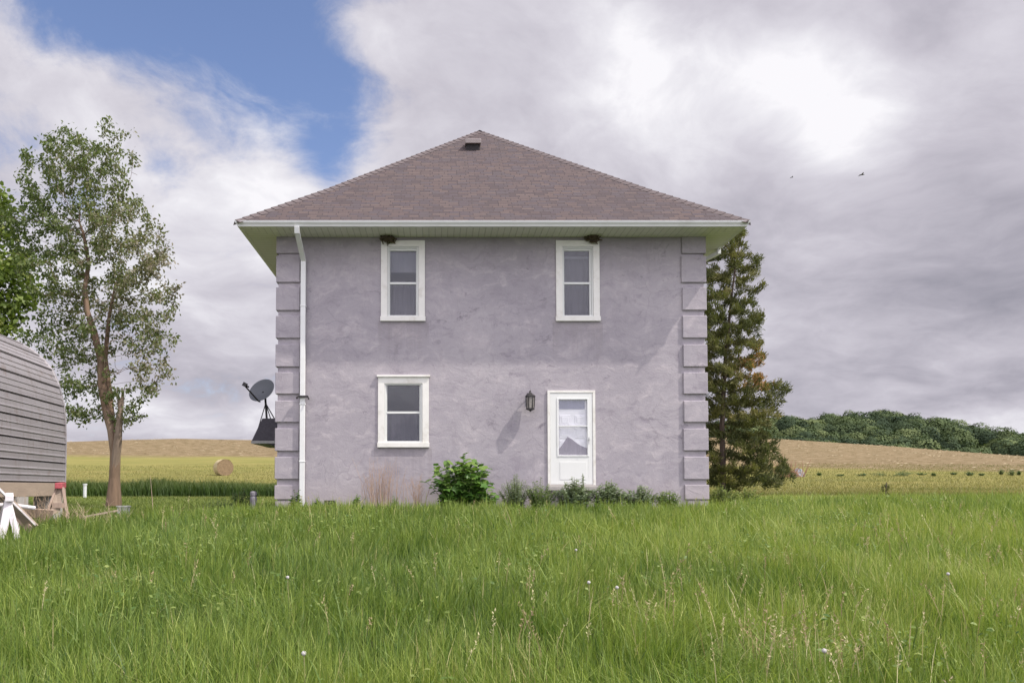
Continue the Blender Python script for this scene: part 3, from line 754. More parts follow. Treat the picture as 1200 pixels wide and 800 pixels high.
def grow(starts, attract, step=.25, di=3.0, dk=.45, iters=140, seed=1, jitter=.25):
    """space colonisation: returns nodes, parents"""
    r = np.random.default_rng(seed)
    nodes = []; par = []
    for line, pidx in starts:
        for k, p in enumerate(line):
            nodes.append(np.array(p, float)); par.append(pidx if k == 0 else len(nodes)-2)
    A = attract.copy(); best = np.full(len(A), 1e9); bi = np.zeros(len(A), int)
    new = list(range(len(nodes)))
    for it in range(iters):
        N = np.array([nodes[i] for i in new])
        if len(N) == 0 or len(A) == 0: break
        dd = np.linalg.norm(A[:, None]-N[None], axis=2); j = dd.argmin(1); dm = dd[np.arange(len(A)), j]
        up_ = dm < best; best[up_] = dm[up_]; bi[up_] = np.array(new)[j[up_]]
        keep = best > dk; A, best, bi = A[keep], best[keep], bi[keep]
        ok = best < di; new = []
        for i in np.unique(bi[ok]):
            v = A[ok & (bi == i)]-nodes[i]; v /= np.linalg.norm(v, axis=1, keepdims=True)
            g = v.mean(0)+r.normal(0, jitter, 3)*.5; ng = np.linalg.norm(g)
            if ng < .05: continue
            nodes.append(nodes[i]+g/ng*step); par.append(i); new.append(len(nodes)-1)
    return np.array(nodes), np.array(par)

def radii(nodes, par, tip=.006, p=2.3, cap=1e9):
    r = np.zeros(len(nodes)); kids = np.zeros(len(nodes), int)
    for i in range(len(nodes)-1, 0, -1):
        if r[i] == 0: r[i] = tip**p
        if par[i] >= 0: r[par[i]] += r[i]; kids[par[i]] += 1
    return np.minimum(r**(1/p), cap), kids

def wood_mesh(name, nodes, par, rad, material, parent, nside=7, rmin=0.0):
    idx = [i for i in range(len(nodes)) if par[i] >= 0 and rad[i] >= rmin]
    V = []; Fc = []; base = 0
    ang = np.arange(nside)*2*np.pi/nside
    for i in idx:
        a, b = nodes[par[i]], nodes[i]; d = b-a; L = np.linalg.norm(d)
        if L < 1e-6: continue
        d = d/L; h = np.array([0, 0, 1.]) if abs(d[2]) < .9 else np.array([0, 1., 0]); s = np.cross(d, h); s /= np.linalg.norm(s); u = np.cross(s, d)
        ra = min(rad[par[i]], rad[i]*1.35); ring = np.cos(ang)[:, None]*s+np.sin(ang)[:, None]*u
        V.append(a-d*ra*.25+ring*ra); V.append(b+ring*rad[i])
        for j in range(nside):
            j2 = (j+1) % nside; Fc.append((base+j, base+j2, base+nside+j2, base+nside+j))
        base += 2*nside
    return mesh_np(name, np.concatenate(V), np.array(Fc), material, parent, smooth=True)

def in_blobs(blobs, y, depth, n, r, edge=.85):
    """attractor points in ellipsoids given in photo px at distance y: (cx, cy, rx, ry[, dy])"""
    s = y/F; P = []
    vol = np.array([b[2]*b[3] for b in blobs], float); vol /= vol.sum()
    for b, cnt in zip(blobs, (vol*n).astype(int)+1):
        q = r.normal(0, 1, (cnt, 3)); q /= np.linalg.norm(q, axis=1, keepdims=True); q *= (r.random((cnt, 1))**(1/3.))*1.0
        c = pix(b[0], b[1], y); dp = depth*(b[4] if len(b) > 4 else 1)
        P.append(np.stack([c.x+q[:, 0]*b[2]*s, y+q[:, 1]*dp, c.z+q[:, 2]*b[3]*s], 1))
    return np.concatenate(P)

# ---- tall thin tree on the left
LEAF_A = leaf_mat('olive_leaves', [(0, (.055, .085, .026)), (.35, (.105, .145, .045)), (.6, (.155, .185, .07)), (.8, (.23, .21, .14)), (1, (.30, .26, .22))], .38, .5)
r1 = np.random.default_rng(21); TY = 27.0
blobs = [(105, 190, 62, 42), (50, 215, 34, 42), (100, 255, 85, 50), (35, 270, 38, 40), (160, 285, 42, 50), (182, 330, 26, 62), (70, 330, 45, 45), (120, 325, 50, 45), (145, 395, 55, 40), (75, 400, 36, 30, .7),
         (82, 455, 30, 40, .7), (55, 395, 30, 36, .7), (95, 490, 18, 14, .5), (170, 430, 34, 44, .7), (160, 455, 24, 42, .6), (180, 400, 28, 25), (105, 485, 14, 18, .5), (140, 160, 30, 14, .6), (70, 165, 20, 12, .6)]
att = in_blobs(blobs, TY, 1.9, 1900, r1)
def ptl(l, y): return [tuple(pix(a, b, y+(c if c else 0))) for a, b, c in l]
def densify(line, step=.3):
    o_ = [np.array(line[0])]
    for a, b in zip(line, line[1:]):
        a, b = np.array(a), np.array(b); n_ = max(1, int(np.linalg.norm(b-a)/step))
        for k in range(1, n_+1): o_.append(a+(b-a)*k/n_)
    return o_
main = densify(ptl([(133, 590, 0), (134, 560, 0), (135, 530, 0), (131, 503, 0), (124, 478, .1), (119, 450, .1), (118, 422, 0), (111, 392, -.1), (102, 365, 0), (99, 338, .1), (104, 308, .1), (98, 275, 0)], TY))
fork = densify(ptl([(131, 505, .2), (128, 460, .45), (123, 420, .5), (128, 370, .4), (135, 335, .2)], TY))
nodes, par = grow([(main, -1), (fork, 7)], att, .24, 3.2, .42, 120, 3)
rad, kids = radii(nodes, par, .0062, 2.25, .26)
nm = len(main)
# taper the guided stems by hand
for i in range(nm): rad[i] = max(rad[i]*.5, .155*(1-i/nm)**.9+.04)
rad[0] = .27; rad[1] = .225
for k in range(len(fork)): rad[nm+k] = .10*(1-k/len(fork))+.035
for i in range(nm+len(fork), len(nodes)): rad[i] = min(rad[i], .75*rad[par[i]])
rad = np.maximum(rad, .006)
tree = thing('tree', 'tall thin-crowned tree with a forked leaning trunk left of the house', 'tree', tuple(pix(134, 586, TY)))
wo = wood_mesh('trunk', nodes, par, rad, BARK, tree)
m = MB(); m.tube([pix(133.5, 575, 27.02), pix(134.5, 545, 26.97), pix(137.5, 522, 26.9), pix(138.5, 510, 26.85), pix(140, 490, 26.85), pix(142, 470, 26.85), pix(144, 462, 26.85)], [.12, .14, .14, .125, .105, .08, .02], 9)
for dx in (-4, 2, 5): m.tube([pix(141+dx*.5, 476, 26.85), pix(141+dx, 456-abs(dx), 26.85)], [.04, .004], 5)
m.build('broken_stub', simple('bleached_wood', (.20, .15, .115), .9, .35, 8, bump=.7, stretch=(1, 1, .2)), tree)
tips = [i for i in range(nm+len(fork), len(nodes)) if rad[i] < .022]
rep = np.array(tips)[r1.integers(0, len(tips), 31000)]
pos = nodes[rep]+r1.normal(0, .10, (len(rep), 3))
dirs = r1.normal(0, .7, pos.shape)+np.array([0, 0, -.55]); ups = r1.normal(0, 1, pos.shape)
patch = vnoise(pos[:, 0]*1.0, pos[:, 2], 1.1)
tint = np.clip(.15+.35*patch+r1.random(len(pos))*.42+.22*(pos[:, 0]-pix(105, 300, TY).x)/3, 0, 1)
keep = vnoise(pos[:, 0]+7, pos[:, 2]+pos[:, 1]*.6, .55) > .30
pos, dirs, ups, tint = pos[keep], dirs[keep], ups[keep], tint[keep]
L = r1.uniform(.08, .17, len(pos))
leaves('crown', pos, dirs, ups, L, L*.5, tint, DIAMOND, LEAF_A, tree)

# ---- bright broadleaf tree at the left edge
LEAF_B = leaf_mat('bright_leaves', [(0, (.05, .085, .02)), (.4, (.115, .165, .04)), (.75, (.18, .235, .06)), (1, (.26, .29, .09))], .35, .5)
r2_ = np.random.default_rng(5); BY = 31.0
tb = thing('tree', 'bright green broadleaf tree at the left edge behind the metal shed', 'tree', (pix(-55, 560, BY).x, BY, 0))
blobs = [(-50, 240, 55, 55), (-15, 290, 42, 40), (-60, 330, 75, 60), (-20, 350, 48, 42), (-90, 280, 60, 80), (8, 320, 22, 22), (-8, 232, 22, 24), (-5, 375, 36, 26)]
att = in_blobs(blobs, BY, 2.6, 1100, r2_)
line = densify(ptl([(-55, 590, 0), (-56, 500, 0), (-58, 430, 0), (-60, 380, 0), (-58, 320, 0)], BY))
nb, pb = grow([(line, -1)], att, .3, 3.5, .5, 90, 4); rb, _ = radii(nb, pb, .008, 2.2, .28)
wood_mesh('trunk', nb, pb, rb, BARKD, tb)
tips = [i for i in range(len(line), len(nb)) if rb[i] < .04]
rep = np.array(tips)[r2_.integers(0, len(tips), 15000)]
pos = nb[rep]+r2_.normal(0, .2, (len(rep), 3)); dirs = r2_.normal(0, .8, pos.shape)+np.array([.1, -.1, -.3]); ups = r2_.normal(0, .8, pos.shape)+np.array([0, 0, 1.0])
L = r2_.uniform(.14, .26, len(pos)); tint = np.clip(r2_.random(len(pos))*.75+.3*vnoise(pos[:, 0], pos[:, 2], .9), 0, 1)
leaves('crown', pos, dirs, ups, L, L*.85, tint, OVAL, LEAF_B, tb)

# ---- red cedar behind the right corner
CED = leaf_mat('cedar_sprays', [(0, (.050, .066, .032)), (.35, (.110, .122, .050)), (.65, (.19, .182, .075)), (.85, (.28, .24, .10)), (1, (.42, .24, .12))], .32, .7, spec=.2)
def cedar(name_label, y, blobs, trunk_px, n_att, n_leaf, dpt, seed, bare=.0, size=1.0, orange=None):
    r = np.random.default_rng(seed)
    e = thing('cedar_tree', name_label, 'tree', tuple(pix(trunk_px[0][0], trunk_px[0][1], y)))
    att = in_blobs(blobs, y, dpt, n_att, r)
    line = densify(ptl([(a, b, 0) for a, b in trunk_px], y), .25*size)
    nd, pr_ = grow([(line, -1)], att, .2*size, 3.2*size, .3*size, 80, seed); rd, _ = radii(nd, pr_, .0045*size, 2.1, .17*size)
    for i in range(len(line)): rd[i] = .10*size*(1-i/len(line))+.015*size
    for i in range(len(line), len(nd)): rd[i] = min(rd[i], .45*rd[pr_[i]] if pr_[i] < len(line) else rd[pr_[i]])
    rd = np.maximum(rd, .004*size)
    wood_mesh('trunk', nd, pr_, rd, BARKD, e)
    tips = [i for i in range(len(line), len(nd)) if rd[i] < .03*size]
    rep = np.array(tips)[r.integers(0, len(tips), n_leaf)]
    # each tip carries a plume of upswept sprays
    pd = nd[rep]-nd[pr_[rep]]; pd /= np.linalg.norm(pd, axis=1, keepdims=True)+1e-9
    pos = nd[rep]+r.normal(0, .062*size, (len(rep), 3))
    dirs = pd*.9+r.normal(0, .45, pos.shape)+np.array([0, 0, .75]); ups = r.normal(0, 1, pos.shape)
    L = r.uniform(.07, .17, len(pos))*size
    per = r.random(len(nd))
    tint = np.clip(.12+.5*per[rep]*.5+.5*vnoise(pos[:, 0]+pos[:, 1], pos[:, 2], .7)*.8+r.normal(0, .1, len(pos)), 0, .88)
    if orange:
        c = pix(*orange[:2], y); m_ = np.hypot(pos[:, 0]-c.x, pos[:, 2]-c.z) < orange[2]*y/F*(.6+.8*r.random(len(pos))); tint[m_ & (r.random(len(pos)) < .65)] = 1.0
    leaves('crown', pos, dirs, ups, L, L*.26, tint, DIAMOND, CED, e)
    return e
cedar('tall ragged olive cedar standing behind the right corner of the house', 28.0,
      [(870, 290, 9, 20, .4), (878, 312, 14, 14, .5), (862, 330, 24, 30, .7), (885, 345, 12, 10, .4), (860, 378, 34, 28), (884, 385, 10, 10, .4), (855, 415, 36, 36), (855, 455, 46, 34), (900, 462, 24, 16, .5), (868, 495, 42, 32), (860, 560, 46, 16), (858, 535, 44, 38), (893, 548, 28, 22, .7), (885, 520, 26, 22, .6), (880, 410, 16, 30, .5), (845, 300, 22, 40), (820, 400, 30, 90), (915, 452, 10, 8, .3), (908, 565, 18, 9, .4), (922, 456, 8, 6, .3), (880, 470, 30, 22, .6), (918, 548, 10, 5, .2)],
      [(846, 582), (847, 540), (846, 500), (848, 460), (850, 420), (854, 380), (858, 340), (864, 300), (868, 276)], 2600, 74000, 1.8, 9, orange=(880, 438, 20))
cedar('knee-high young cedar in the grass at the right', 21.0, [(1038, 577, 5, 12, .9), (1036, 586, 9, 7, 1)], [(1038, 600), (1038, 580), (1039, 565)], 160, 1500, .18, 12, size=.35)
cedar('tiny cedar seedling beside the knee-high young cedar', 20.7, [(1056, 584, 5, 6, 1)], [(1055, 598), (1056, 578)], 60, 500, .1, 13, size=.3)

# ------------------------------------------------------------------ far wood on the hill
r3 = np.random.default_rng(31)
WOODM = leaf_mat('far_foliage', [(0, (.036, .056, .034)), (.35, (.066, .094, .046)), (.7, (.105, .138, .058)), (1, (.15, .18, .078))], .15, .8, spec=.1)
P_, D_, U_, L_, T_ = [], [], [], [], []
cnt = 0
while cnt < 470:
    y = r3.uniform(285, 430); x = r3.uniform(.35*y, .86*y)
    if x < 92: continue
    gz = float(zt(x, y)); gr = r3.uniform(4.0, 6.6); ht = r3.uniform(8.5, 11.5)
    k = 1100; q = r3.normal(0, 1, (k, 3)); q /= np.linalg.norm(q, axis=1, keepdims=True)
    lump = 1+.12*np.sin(q[:, 0]*5+cnt)+.10*np.sin(q[:, 2]*6+cnt*2)+r3.normal(0, .05, k)
    c = np.array([x, y, gz+ht*.55])
    P_.append(c+q*lump[:, None]*np.array([gr, gr, ht*.47])*r3.uniform(.93, 1, (k, 1))); D_.append(r3.normal(0, 1, (k, 3))); U_.append(q+r3.normal(0, .2, (k, 3)))
    L_.append(r3.uniform(.45, .95, k)); T_.append(np.clip(r3.random()**1.2*.9+r3.random(k)*.1, 0, 1)); cnt += 1
P_, D_, U_, L_, T_ = map(np.concatenate, (P_, D_, U_, L_, T_))
# leaf clumps lie roughly in the crown surface
D_ = np.cross(U_, D_); 
tag(leaves('woodland', P_, D_, U_, L_, L_*.85, T_, OVAL, WOODM), 'dark green wood covering the distant hill on the right', 'wood', kind='stuff')

# ------------------------------------------------------------------ grass
def blades(name, x, y, h, wd, lean, tint, material, seg=3, parent=None, az=None, z=None):
    n = len(x); r = np.random.default_rng(n)
    z = zt(x, y) if z is None else z
    a = r.uniform(0, 2*np.pi, n) if az is None else az; fa = r.uniform(0, np.pi, n)
    sx, sy = np.cos(fa), np.sin(fa)
    ts = np.linspace(0, 1, seg+1)
    V = np.zeros((n, 2*seg+1, 3)); T = np.zeros((n, 2*seg+1)); H = np.zeros((n, 2*seg+1))
    for k, t in enumerate(ts):
        bend = lean*t**1.8*h
        cx_ = x+np.cos(a)*bend; cy_ = y+np.sin(a)*bend; cz_ = z-.02+h*(t-.35*(lean*t)**2*.6)
        if k == seg: V[:, 2*seg] = np.stack([cx_, cy_, cz_], 1); H[:, 2*seg] = 1
        else:
            ww = wd*(1-.55*t**1.6)*.5
            V[:, 2*k] = np.stack([cx_-sx*ww, cy_-sy*ww, cz_], 1); V[:, 2*k+1] = np.stack([cx_+sx*ww, cy_+sy*ww, cz_], 1); H[:, 2*k:2*k+2] = t
    f = []
    for k in range(seg-1): f += [(2*k, 2*k+1, 2*k+3), (2*k, 2*k+3, 2*k+2)]
    f.append((2*seg-2, 2*seg-1, 2*seg))
    f = np.array(f); kk = 2*seg+1
    Fc = (f[None]+np.arange(n)[:, None, None]*kk).reshape(-1, 3)
    return mesh_np(name, V.reshape(-1, 3), Fc, material, parent, {'tint': np.repeat(tint, kk), 'along': H.ravel()})

def grass_mat(name, stops, drytip=(.30, .27, .10)):
    m, n = mat(name)
    t = n.n('ShaderNodeAttribute', attribute_name='tint').outputs['Fac']; al = n.n('ShaderNodeAttribute', attribute_name='along').outputs['Fac']
    c = n.ramp(t, stops)
    c = n.mix(n.math('MULTIPLY', n.mr(al, .6, 1.0), .22), c, drytip)
    d = pbr(n, c, .5, Specular_IOR_Level=.35)
    tr = n.n('ShaderNodeBsdfTranslucent', {0: n.mix(1.0, c, (1.05, 1.15, .5), 'MULTIPLY')}).outputs[0]
    out(n, n.n('ShaderNodeMixShader', {0: .36, 1: d, 2: tr}).outputs[0])
    return m
GR = grass_mat('tall_grass', [(0, (.052, .108, .026)), (.3, (.128, .208, .040)), (.55, (.225, .305, .056)), (.78, (.34, .40, .10)), (.9, (.40, .42, .15)), (1, (.50, .42, .24))])
def in_house(x, y): return (x > WX0-.1) & (x < WX1+.1) & (y > 16.93) & (y < WY1+.1)
SHED_D = Vector((-.084, 1, 0)).normalized()
r4 = np.random.default_rng(77)
xsL, ysL = [], []
for y0, y1, dens in ((2.8, 5.5, 2300), (5.5, 8, 1900), (8, 11.5, 1250), (11.5, 15, 900), (15, 19, 700), (19, 25, 380)):
    xa, xb = -.62*y1-4, .80*y1+3.4
    n = int((xb-xa)*(y1-y0)*dens); xx = r4.uniform(xa, xb, n); yy = r4.uniform(y0, y1, n)
    ok = (xx > -.62*yy-3.6) & (xx < .80*yy+3.0); xsL.append(xx[ok]); ysL.append(yy[ok])
gx_, gy_ = np.concatenate(xsL), np.concatenate(ysL)
# clumping
cl = vnoise(gx_, gy_, .35)*.5+vnoise(gx_+40, gy_, 1.1)*.5
big = vnoise(gx_+5, gy_+9, 2.6); big2 = vnoise(gx_*.6+51, gy_+19, 1.7)
tuft = vnoise(gx_+3, gy_+2, .22)*.6+vnoise(gx_+8, gy_+1, .55)*.4
ok = (r4.random(len(gx_)) < .28+1.15*tuft) & ~in_house(gx_, gy_)
# left of the house the tall grass gives way to mown lawn
limL = 13.6+1.2*vnoise(gx_, gy_*0, 1.2)+np.clip((gx_+9)/3, 0, 1)*1.2
ok &= ~((gx_ < WX0-.2) & (gy_ > limL))
gx_, gy_, cl, big, big2, tuft = gx_[ok], gy_[ok], cl[ok], big[ok], big2[ok], tuft[ok]
hh = .262+.24*(tuft-.5)+.07*(cl-.5)+.03*(big-.5)+r4.normal(0, .06, len(gx_))
nearw = np.clip((16.9-gy_)/1.6, 0, 1); inx = (gx_ > WX0-.6) & (gx_ < WX1+.4)
hh *= np.where(inx, .40+.60*nearw, 1.0)
hh *= np.where(gy_ > 17, .80, 1.0)
tall = r4.random(len(gx_)) < .05; hh[tall] *= r4.uniform(1.15, 1.45, tall.sum())
hh = np.clip(hh, .07, .62)
wd = r4.uniform(.004, .0085, len(gx_))*(1+np.clip(gy_-6, 0, 20)*.085)
lean = np.clip(r4.normal(.30, .26, len(gx_)), .02, 1.1)
lod = vnoise(gx_+31, gy_+17, .8); fl_ = (lod > .70) & (r4.random(len(gx_)) < .6); lean[fl_] = r4.uniform(.8, 1.6, fl_.sum())
az = 2*np.pi*vnoise(gx_+3, gy_+70, 1.3)*1.4+r4.normal(0, 1.6, len(gx_))
tint = np.clip(.17+.28*big2*vnoise(gx_+9, gy_, 4)*1.7+.22*cl+.25*(tuft-.45)+r4.normal(0, .17, len(gx_)), 0, .88)
tint = tint+.13*np.clip((gx_-2)/8, 0, 1)*r4.random(len(gx_))
dry = r4.random(len(gx_)) < (.014+.07*(vnoise(gx_+80, gy_+3, 1.2) > .70)); tint[dry] = r4.uniform(.88, 1, dry.sum())
tint = np.clip(tint, 0, 1)
print('blades', len(gx_))
tag(blades('tall_grass', gx_, gy_, hh, wd, lean, tint, GR, 3, az=az), 'tall green meadow grass filling the foreground up to the house', 'grass', kind='stuff')

# low broad-leaved weeds mixed into the grass
n = 9000; x = r4.uniform(-9, 13, n*3); y = r4.uniform(3.5, 16.3, n*3)
ok = (vnoise(x+12, y+44, 1.5)*.6+vnoise(x, y+4, .5)*.4 > .56) & (x > -.62*y-.8) & (x < .8*y+.8); x, y = x[ok], y[ok]; n = len(x)
pos = np.stack([x, y, zt(x, y)+r4.uniform(.10, .30, n)], 1); aa = r4.uniform(0, 6.28, n); dd = np.stack([np.cos(aa), np.sin(aa), r4.normal(.25, .35, n)], 1)
BW = leaf_mat('broad_weed', [(0, (.07, .13, .03)), (.6, (.15, .22, .05)), (1, (.28, .33, .10))], .35, .5)
L = r4.uniform(.02, .058, n); tag(leaves('broadleaf_weeds', pos, dd, np.tile([0, -.3, 1.], (n, 1))+r4.normal(0, .3, (n, 3)), L, L*.6, r4.random(n), OVAL, BW), 'low broad-leaved weeds scattered through the meadow grass', 'weeds', kind='stuff')

# mown lawn left of the house, in front of the dark strip
LAWN = grass_mat('lawn_grass', [(0, (.07, .11, .022)), (.5, (.13, .175, .035)), (.85, (.22, .24, .06)), (1, (.34, .29, .14))])
n = 60000; x = r4.uniform(-26, WX0-.1, n); y = r4.uniform(13.5, 35, n); ok = (x > -.62*y-2); x, y = x[ok], y[ok]
tint = np.clip(.15+.5*vnoise(x, y, 1.6)+r4.normal(0, .14, len(x)), 0, 1)
tag(blades('lawn', x, y, r4.uniform(.05, .13, len(x)), r4.uniform(.012, .022, len(x)), np.full(len(x), .5), tint, LAWN, 2), 'short yellow-green lawn left of the house', 'lawn', kind='stuff')
# dark strip of tall forage behind the lawn
STR = grass_mat('forage', [(0, (.045, .085, .022)), (.5, (.08, .135, .034)), (1, (.14, .19, .05))])
n = 42000; x = r4.uniform(-30, 3, n); y = r4.uniform(35.5, 39.5, n)
tag(blades('forage_strip', x, y, (.55+.45*vnoise(x, y, 1.6))*r4.uniform(.6, 1.1, n), r4.uniform(.025, .05, n), np.full(n, .35), np.clip(vnoise(x, y, 2)*.8+r4.normal(0, .15, n), 0, 1), STR, 2), 'dark green strip of tall forage behind the tall thin tree', 'forage crop', kind='stuff')
# thin hay regrowth on the near field so its edge is not bare
HAY = grass_mat('hay_regrowth', [(0, (.13, .145, .045)), (.5, (.20, .19, .065)), (1, (.27, .235, .095))])
n = 170000; y = 37+55*r4.random(n)**1.5; x = r4.uniform(-.62, .80, n)*y; ok = ~((x > WX0) & (x < WX1) & (y < 30)); x, y = x[ok], y[ok]
tag(blades('hay_regrowth', x, y, r4.uniform(.08, .22, len(x)), r4.uniform(.012, .03, len(x)), np.full(len(x), .5), np.clip(vnoise(x*.3, y, 3)+r4.normal(0, .2, len(x)), 0, 1), HAY, 2), 'thin yellow hay regrowth on the field', 'hay', kind='stuff')
# pale straw lying in the cut field
n = 8000; y = r4.uniform(74, 165, n); x = r4.uniform(-.6, .78, n)*y; lim = np.interp(x, [-30, 60], [112, 74])
ok = (y > lim+4) & (np.sin(y*1.4+2*vnoise(x, y, 14)*3) > .1) & (vnoise(x+5, y*2, 3.5) > .45); x, y = x[ok], y[ok]
STRAW = leaf_mat('straw', [(0, (.20, .155, .085)), (1, (.46, .39, .27))], .1, .9, spec=.1)
pos = np.stack([x, y, zt(x, y)+.06], 1); dd = np.stack([np.ones(len(x)), r4.normal(0, .15, len(x)), np.zeros(len(x))], 1)
L = r4.uniform(.2, .7, len(x))
tag(leaves('straw_swath', pos, dd, np.tile([0, -.35, 1.], (len(x), 1)), L, L*.28, r4.random(len(x)), OVAL, STRAW), 'pale straw left in rows on the brown field', 'straw', kind='stuff')

# seed heads and dry stalks in the foreground
STALK = leaf_mat('dry_stalks', [(0, (.34, .25, .15)), (.4, (.46, .39, .22)), (.7, (.52, .48, .28)), (1, (.33, .22, .15))], .25, .8)
mx, my, mh = [], [], []
for px, py, n, sp in ((905, 735, 24, .22), (960, 745, 20, .2), (880, 700, 16, .5), (1010, 700, 14, .5), (700, 690, 16, .8), (600, 730, 5, .4), (1130, 700, 16, .5), (1050, 640, 26, .9), (1120, 620, 30, 1.1), (800, 690, 16, .8), (1160, 760, 14, .4), (250, 610, 8, 1.2), (1000, 790, 12, .4), (480, 660, 12, 1.4), (340, 690, 8, 1.2)):
    yy = np.interp(py, [575, 600, 640, 700, 750, 800], [20, 14, 9.3, 6.3, 5.0, 4.2]); c = pix(px, py, yy)
    mx.append(c.x+r4.normal(0, sp, n)); my.append(np.clip(yy+r4.normal(0, sp, n), 3.2, 16)); mh.append(r4.uniform(.32, .48, n))
n = 110; yy = r4.uniform(5, 16, n); mx.append(r4.uniform(-.5, .76, n)*yy); my.append(yy); mh.append(r4.uniform(.28, .42, n))
mx, my, mh = map(np.concatenate, (mx, my, mh)); n = len(mx); mz = zt(mx, my)
tt = r4.random(n); az = r4.uniform(0, 6.28, n); ln = r4.uniform(.05, .4, n)
stalks = tag(blades('dry_stalks', mx, my, mh, np.full(n, .006)+.0003*my, ln, tt, STALK, 3, az=az), 'dry tan grass stalks with seed heads among the green blades', 'dry grass', kind='stuff')
k = 16; tpos = np.linspace(.72, 1.02, k)
px_ = mx[:, None]+np.cos(az)[:, None]*(ln*mh)[:, None]*tpos**1.8; py_ = my[:, None]+np.sin(az)[:, None]*(ln*mh)[:, None]*tpos**1.8
pz_ = mz[:, None]-.02+mh[:, None]*(tpos-.21*(ln[:, None]*tpos)**2)
pos = np.stack([px_, py_, pz_], -1).reshape(-1, 3)+r4.normal(0, .006, (n*k, 3)); dd = r4.normal(0, .55, pos.shape)+np.array([0, 0, .9])
sel = np.repeat(r4.random(n) < .62, k); pos, dd = pos[sel], dd[sel]; t2 = np.repeat(tt, k)[sel]
L = r4.uniform(.010, .024, len(pos))*(1+.04*pos[:, 1])
leaves('seed_heads', pos, dd, r4.normal(0, 1, pos.shape), L, L*.4, t2, DIAMOND, STALK, stalks)['kind'] = 'stuff'

# dandelion clocks
DOWN = simple('dandelion_down', (.50, .48, .46), .9, .1, 30)
STEM = simple('dandelion_stem', (.22, .22, .09), .7)
dand = None
for px, py, yy, lab in ((1111, 672, 7.2, 'white dandelion clock farthest right in the tall grass'), (723, 688, 6.6, 'right one of two neighbouring dandelion clocks below the door'), (675, 644, 8.8, 'small dandelion clock farthest back, below the left edge of the door'),
                        (966, 762, 4.75, 'dandelion clock among dry stalks at the lower right'), (337, 676, 7.0, 'dandelion clock below the left quoins of the house'), (356, 765, 4.7, 'dandelion clock nearest the bottom edge at the lower left'), (690, 682, 6.8, 'left one of two neighbouring dandelion clocks below the door')):
    p = pix(px, py, yy); g = float(zt(p.x, yy))
    if dand is None:
        dand = thing('dandelion', lab, 'dandelion', (p.x, yy, g), 'dandelion clocks in the grass')
        m = MB(); m.tube([(p.x, yy, g), (p.x+.01, yy, (g+p.z)/2), (p.x, yy, p.z)], .0035, 6); m.build('stem', STEM, dand)
        m = MB()
        for k in range(260):
            d = Vector(r4.normal(0, 1, 3)).normalized(); c = p+d*.014; s_ = d.orthogonal().normalized()*.0035; t_ = d.cross(s_)
            m.quad(c-s_, c+t_, c+s_, c-t_); m.quad(p+d*.004, c-s_*.1, c+s_*.1)
        m.lathe([(.002, -.006), (.006, 0), (.002, .006)], 8, Matrix.Translation(p)); m.build('seed_head', DOWN, dand); src = (p.copy(), yy, g)
    else:
        e = dand.copy(); COL.objects.link(e); e['label'] = lab; e.location = (p.x, yy, p.z-(src[0].z-src[2]))
        for c in dand.children:
            d = c.copy(); COL.objects.link(d); d.parent = e

# ------------------------------------------------------------------ weeds along the wall
def plant(name, label, cat, cx_, y, hgt, spread, nst, nlv, Ls, template, material, aspect=.5, seed=0, up=1.0, stemmat=None, flat=.6, wide=None, group=None, base=None, low=.12):
    r = np.random.default_rng(seed); z0 = float(zt(cx_, y)) if base is None else base
    e = thing(name, label, cat, (cx_, y, z0), group); m = MB(); P, Dd = [], []; S = []
    for k in range(nst):
        a = r.uniform(0, 6.28); rr = r.random()**.6; h = hgt*(1-.45*rr**1.5)*r.uniform(.82, 1.05); ex = rr*spread
        bx_ = cx_+math.cos(a)*ex*.35*(wide or 1); by_ = y+math.sin(a)*ex*.25
        tx, ty = cx_+math.cos(a)*ex*(wide or 1), y+math.sin(a)*ex*.6
        ty = min(ty, 16.90) if y < 17 else ty
        pts = [Vector((bx_+(tx-bx_)*t**1.5, by_+(ty-by_)*t**1.5, z0+h*t)) for t in (0, .3, .6, .85, 1)]
        m.tube(pts, [.009, .008, .006, .004, .002], 5)
        for j in range(nlv):
            t = low+(1-low)*(j+r.random()*.6)/nlv; q = Vector((bx_+(tx-bx_)*t**1.5, by_+(ty-by_)*t**1.5, z0+h*t)); an = r.uniform(0, 6.28)
            P.append(q); Dd.append((math.cos(an), math.sin(an)*.8-.15, r.uniform(-.35, .35)*up+.15)); S.append((1.15-.6*t))
    m.build('stem', stemmat or STEMG, e)
    P = np.array([tuple(q) for q in P]); Dd = np.array(Dd); n = len(P); P[:, 1] = np.minimum(P[:, 1], 16.95) if y < 17 else P[:, 1]
    if y < 17: Dd[:, 1] = np.where(P[:, 1] > 16.8, -abs(Dd[:, 1]), Dd[:, 1])
    ups = np.tile([0, -.35, 1.0], (n, 1))+r.normal(0, .35, (n, 3)); L = r.uniform(Ls*.6, Ls*1.25, n)*np.array(S)
    leaves('foliage', P, Dd, ups, L, L*aspect, np.clip(r.random(n)*.6+.4*(P[:, 2]-z0)/hgt, 0, 1), template, material, e)
    return e
STEMG = simple('green_stem', (.13, .16, .06), .7)
L_BUSH = leaf_mat('broad_weed_leaves', [(0, (.05, .12, .025)), (.5, (.10, .20, .04)), (.8, (.19, .29, .07)), (1, (.30, .36, .12))], .3, .42)
L_GREY = leaf_mat('grey_green_leaves', [(0, (.065, .10, .05)), (.5, (.15, .20, .11)), (1, (.28, .33, .19))], .3, .55)
L_FRESH = leaf_mat('fresh_leaves', [(0, (.05, .10, .02)), (.5, (.11, .18, .04)), (1, (.24, .29, .09))], .35, .5)
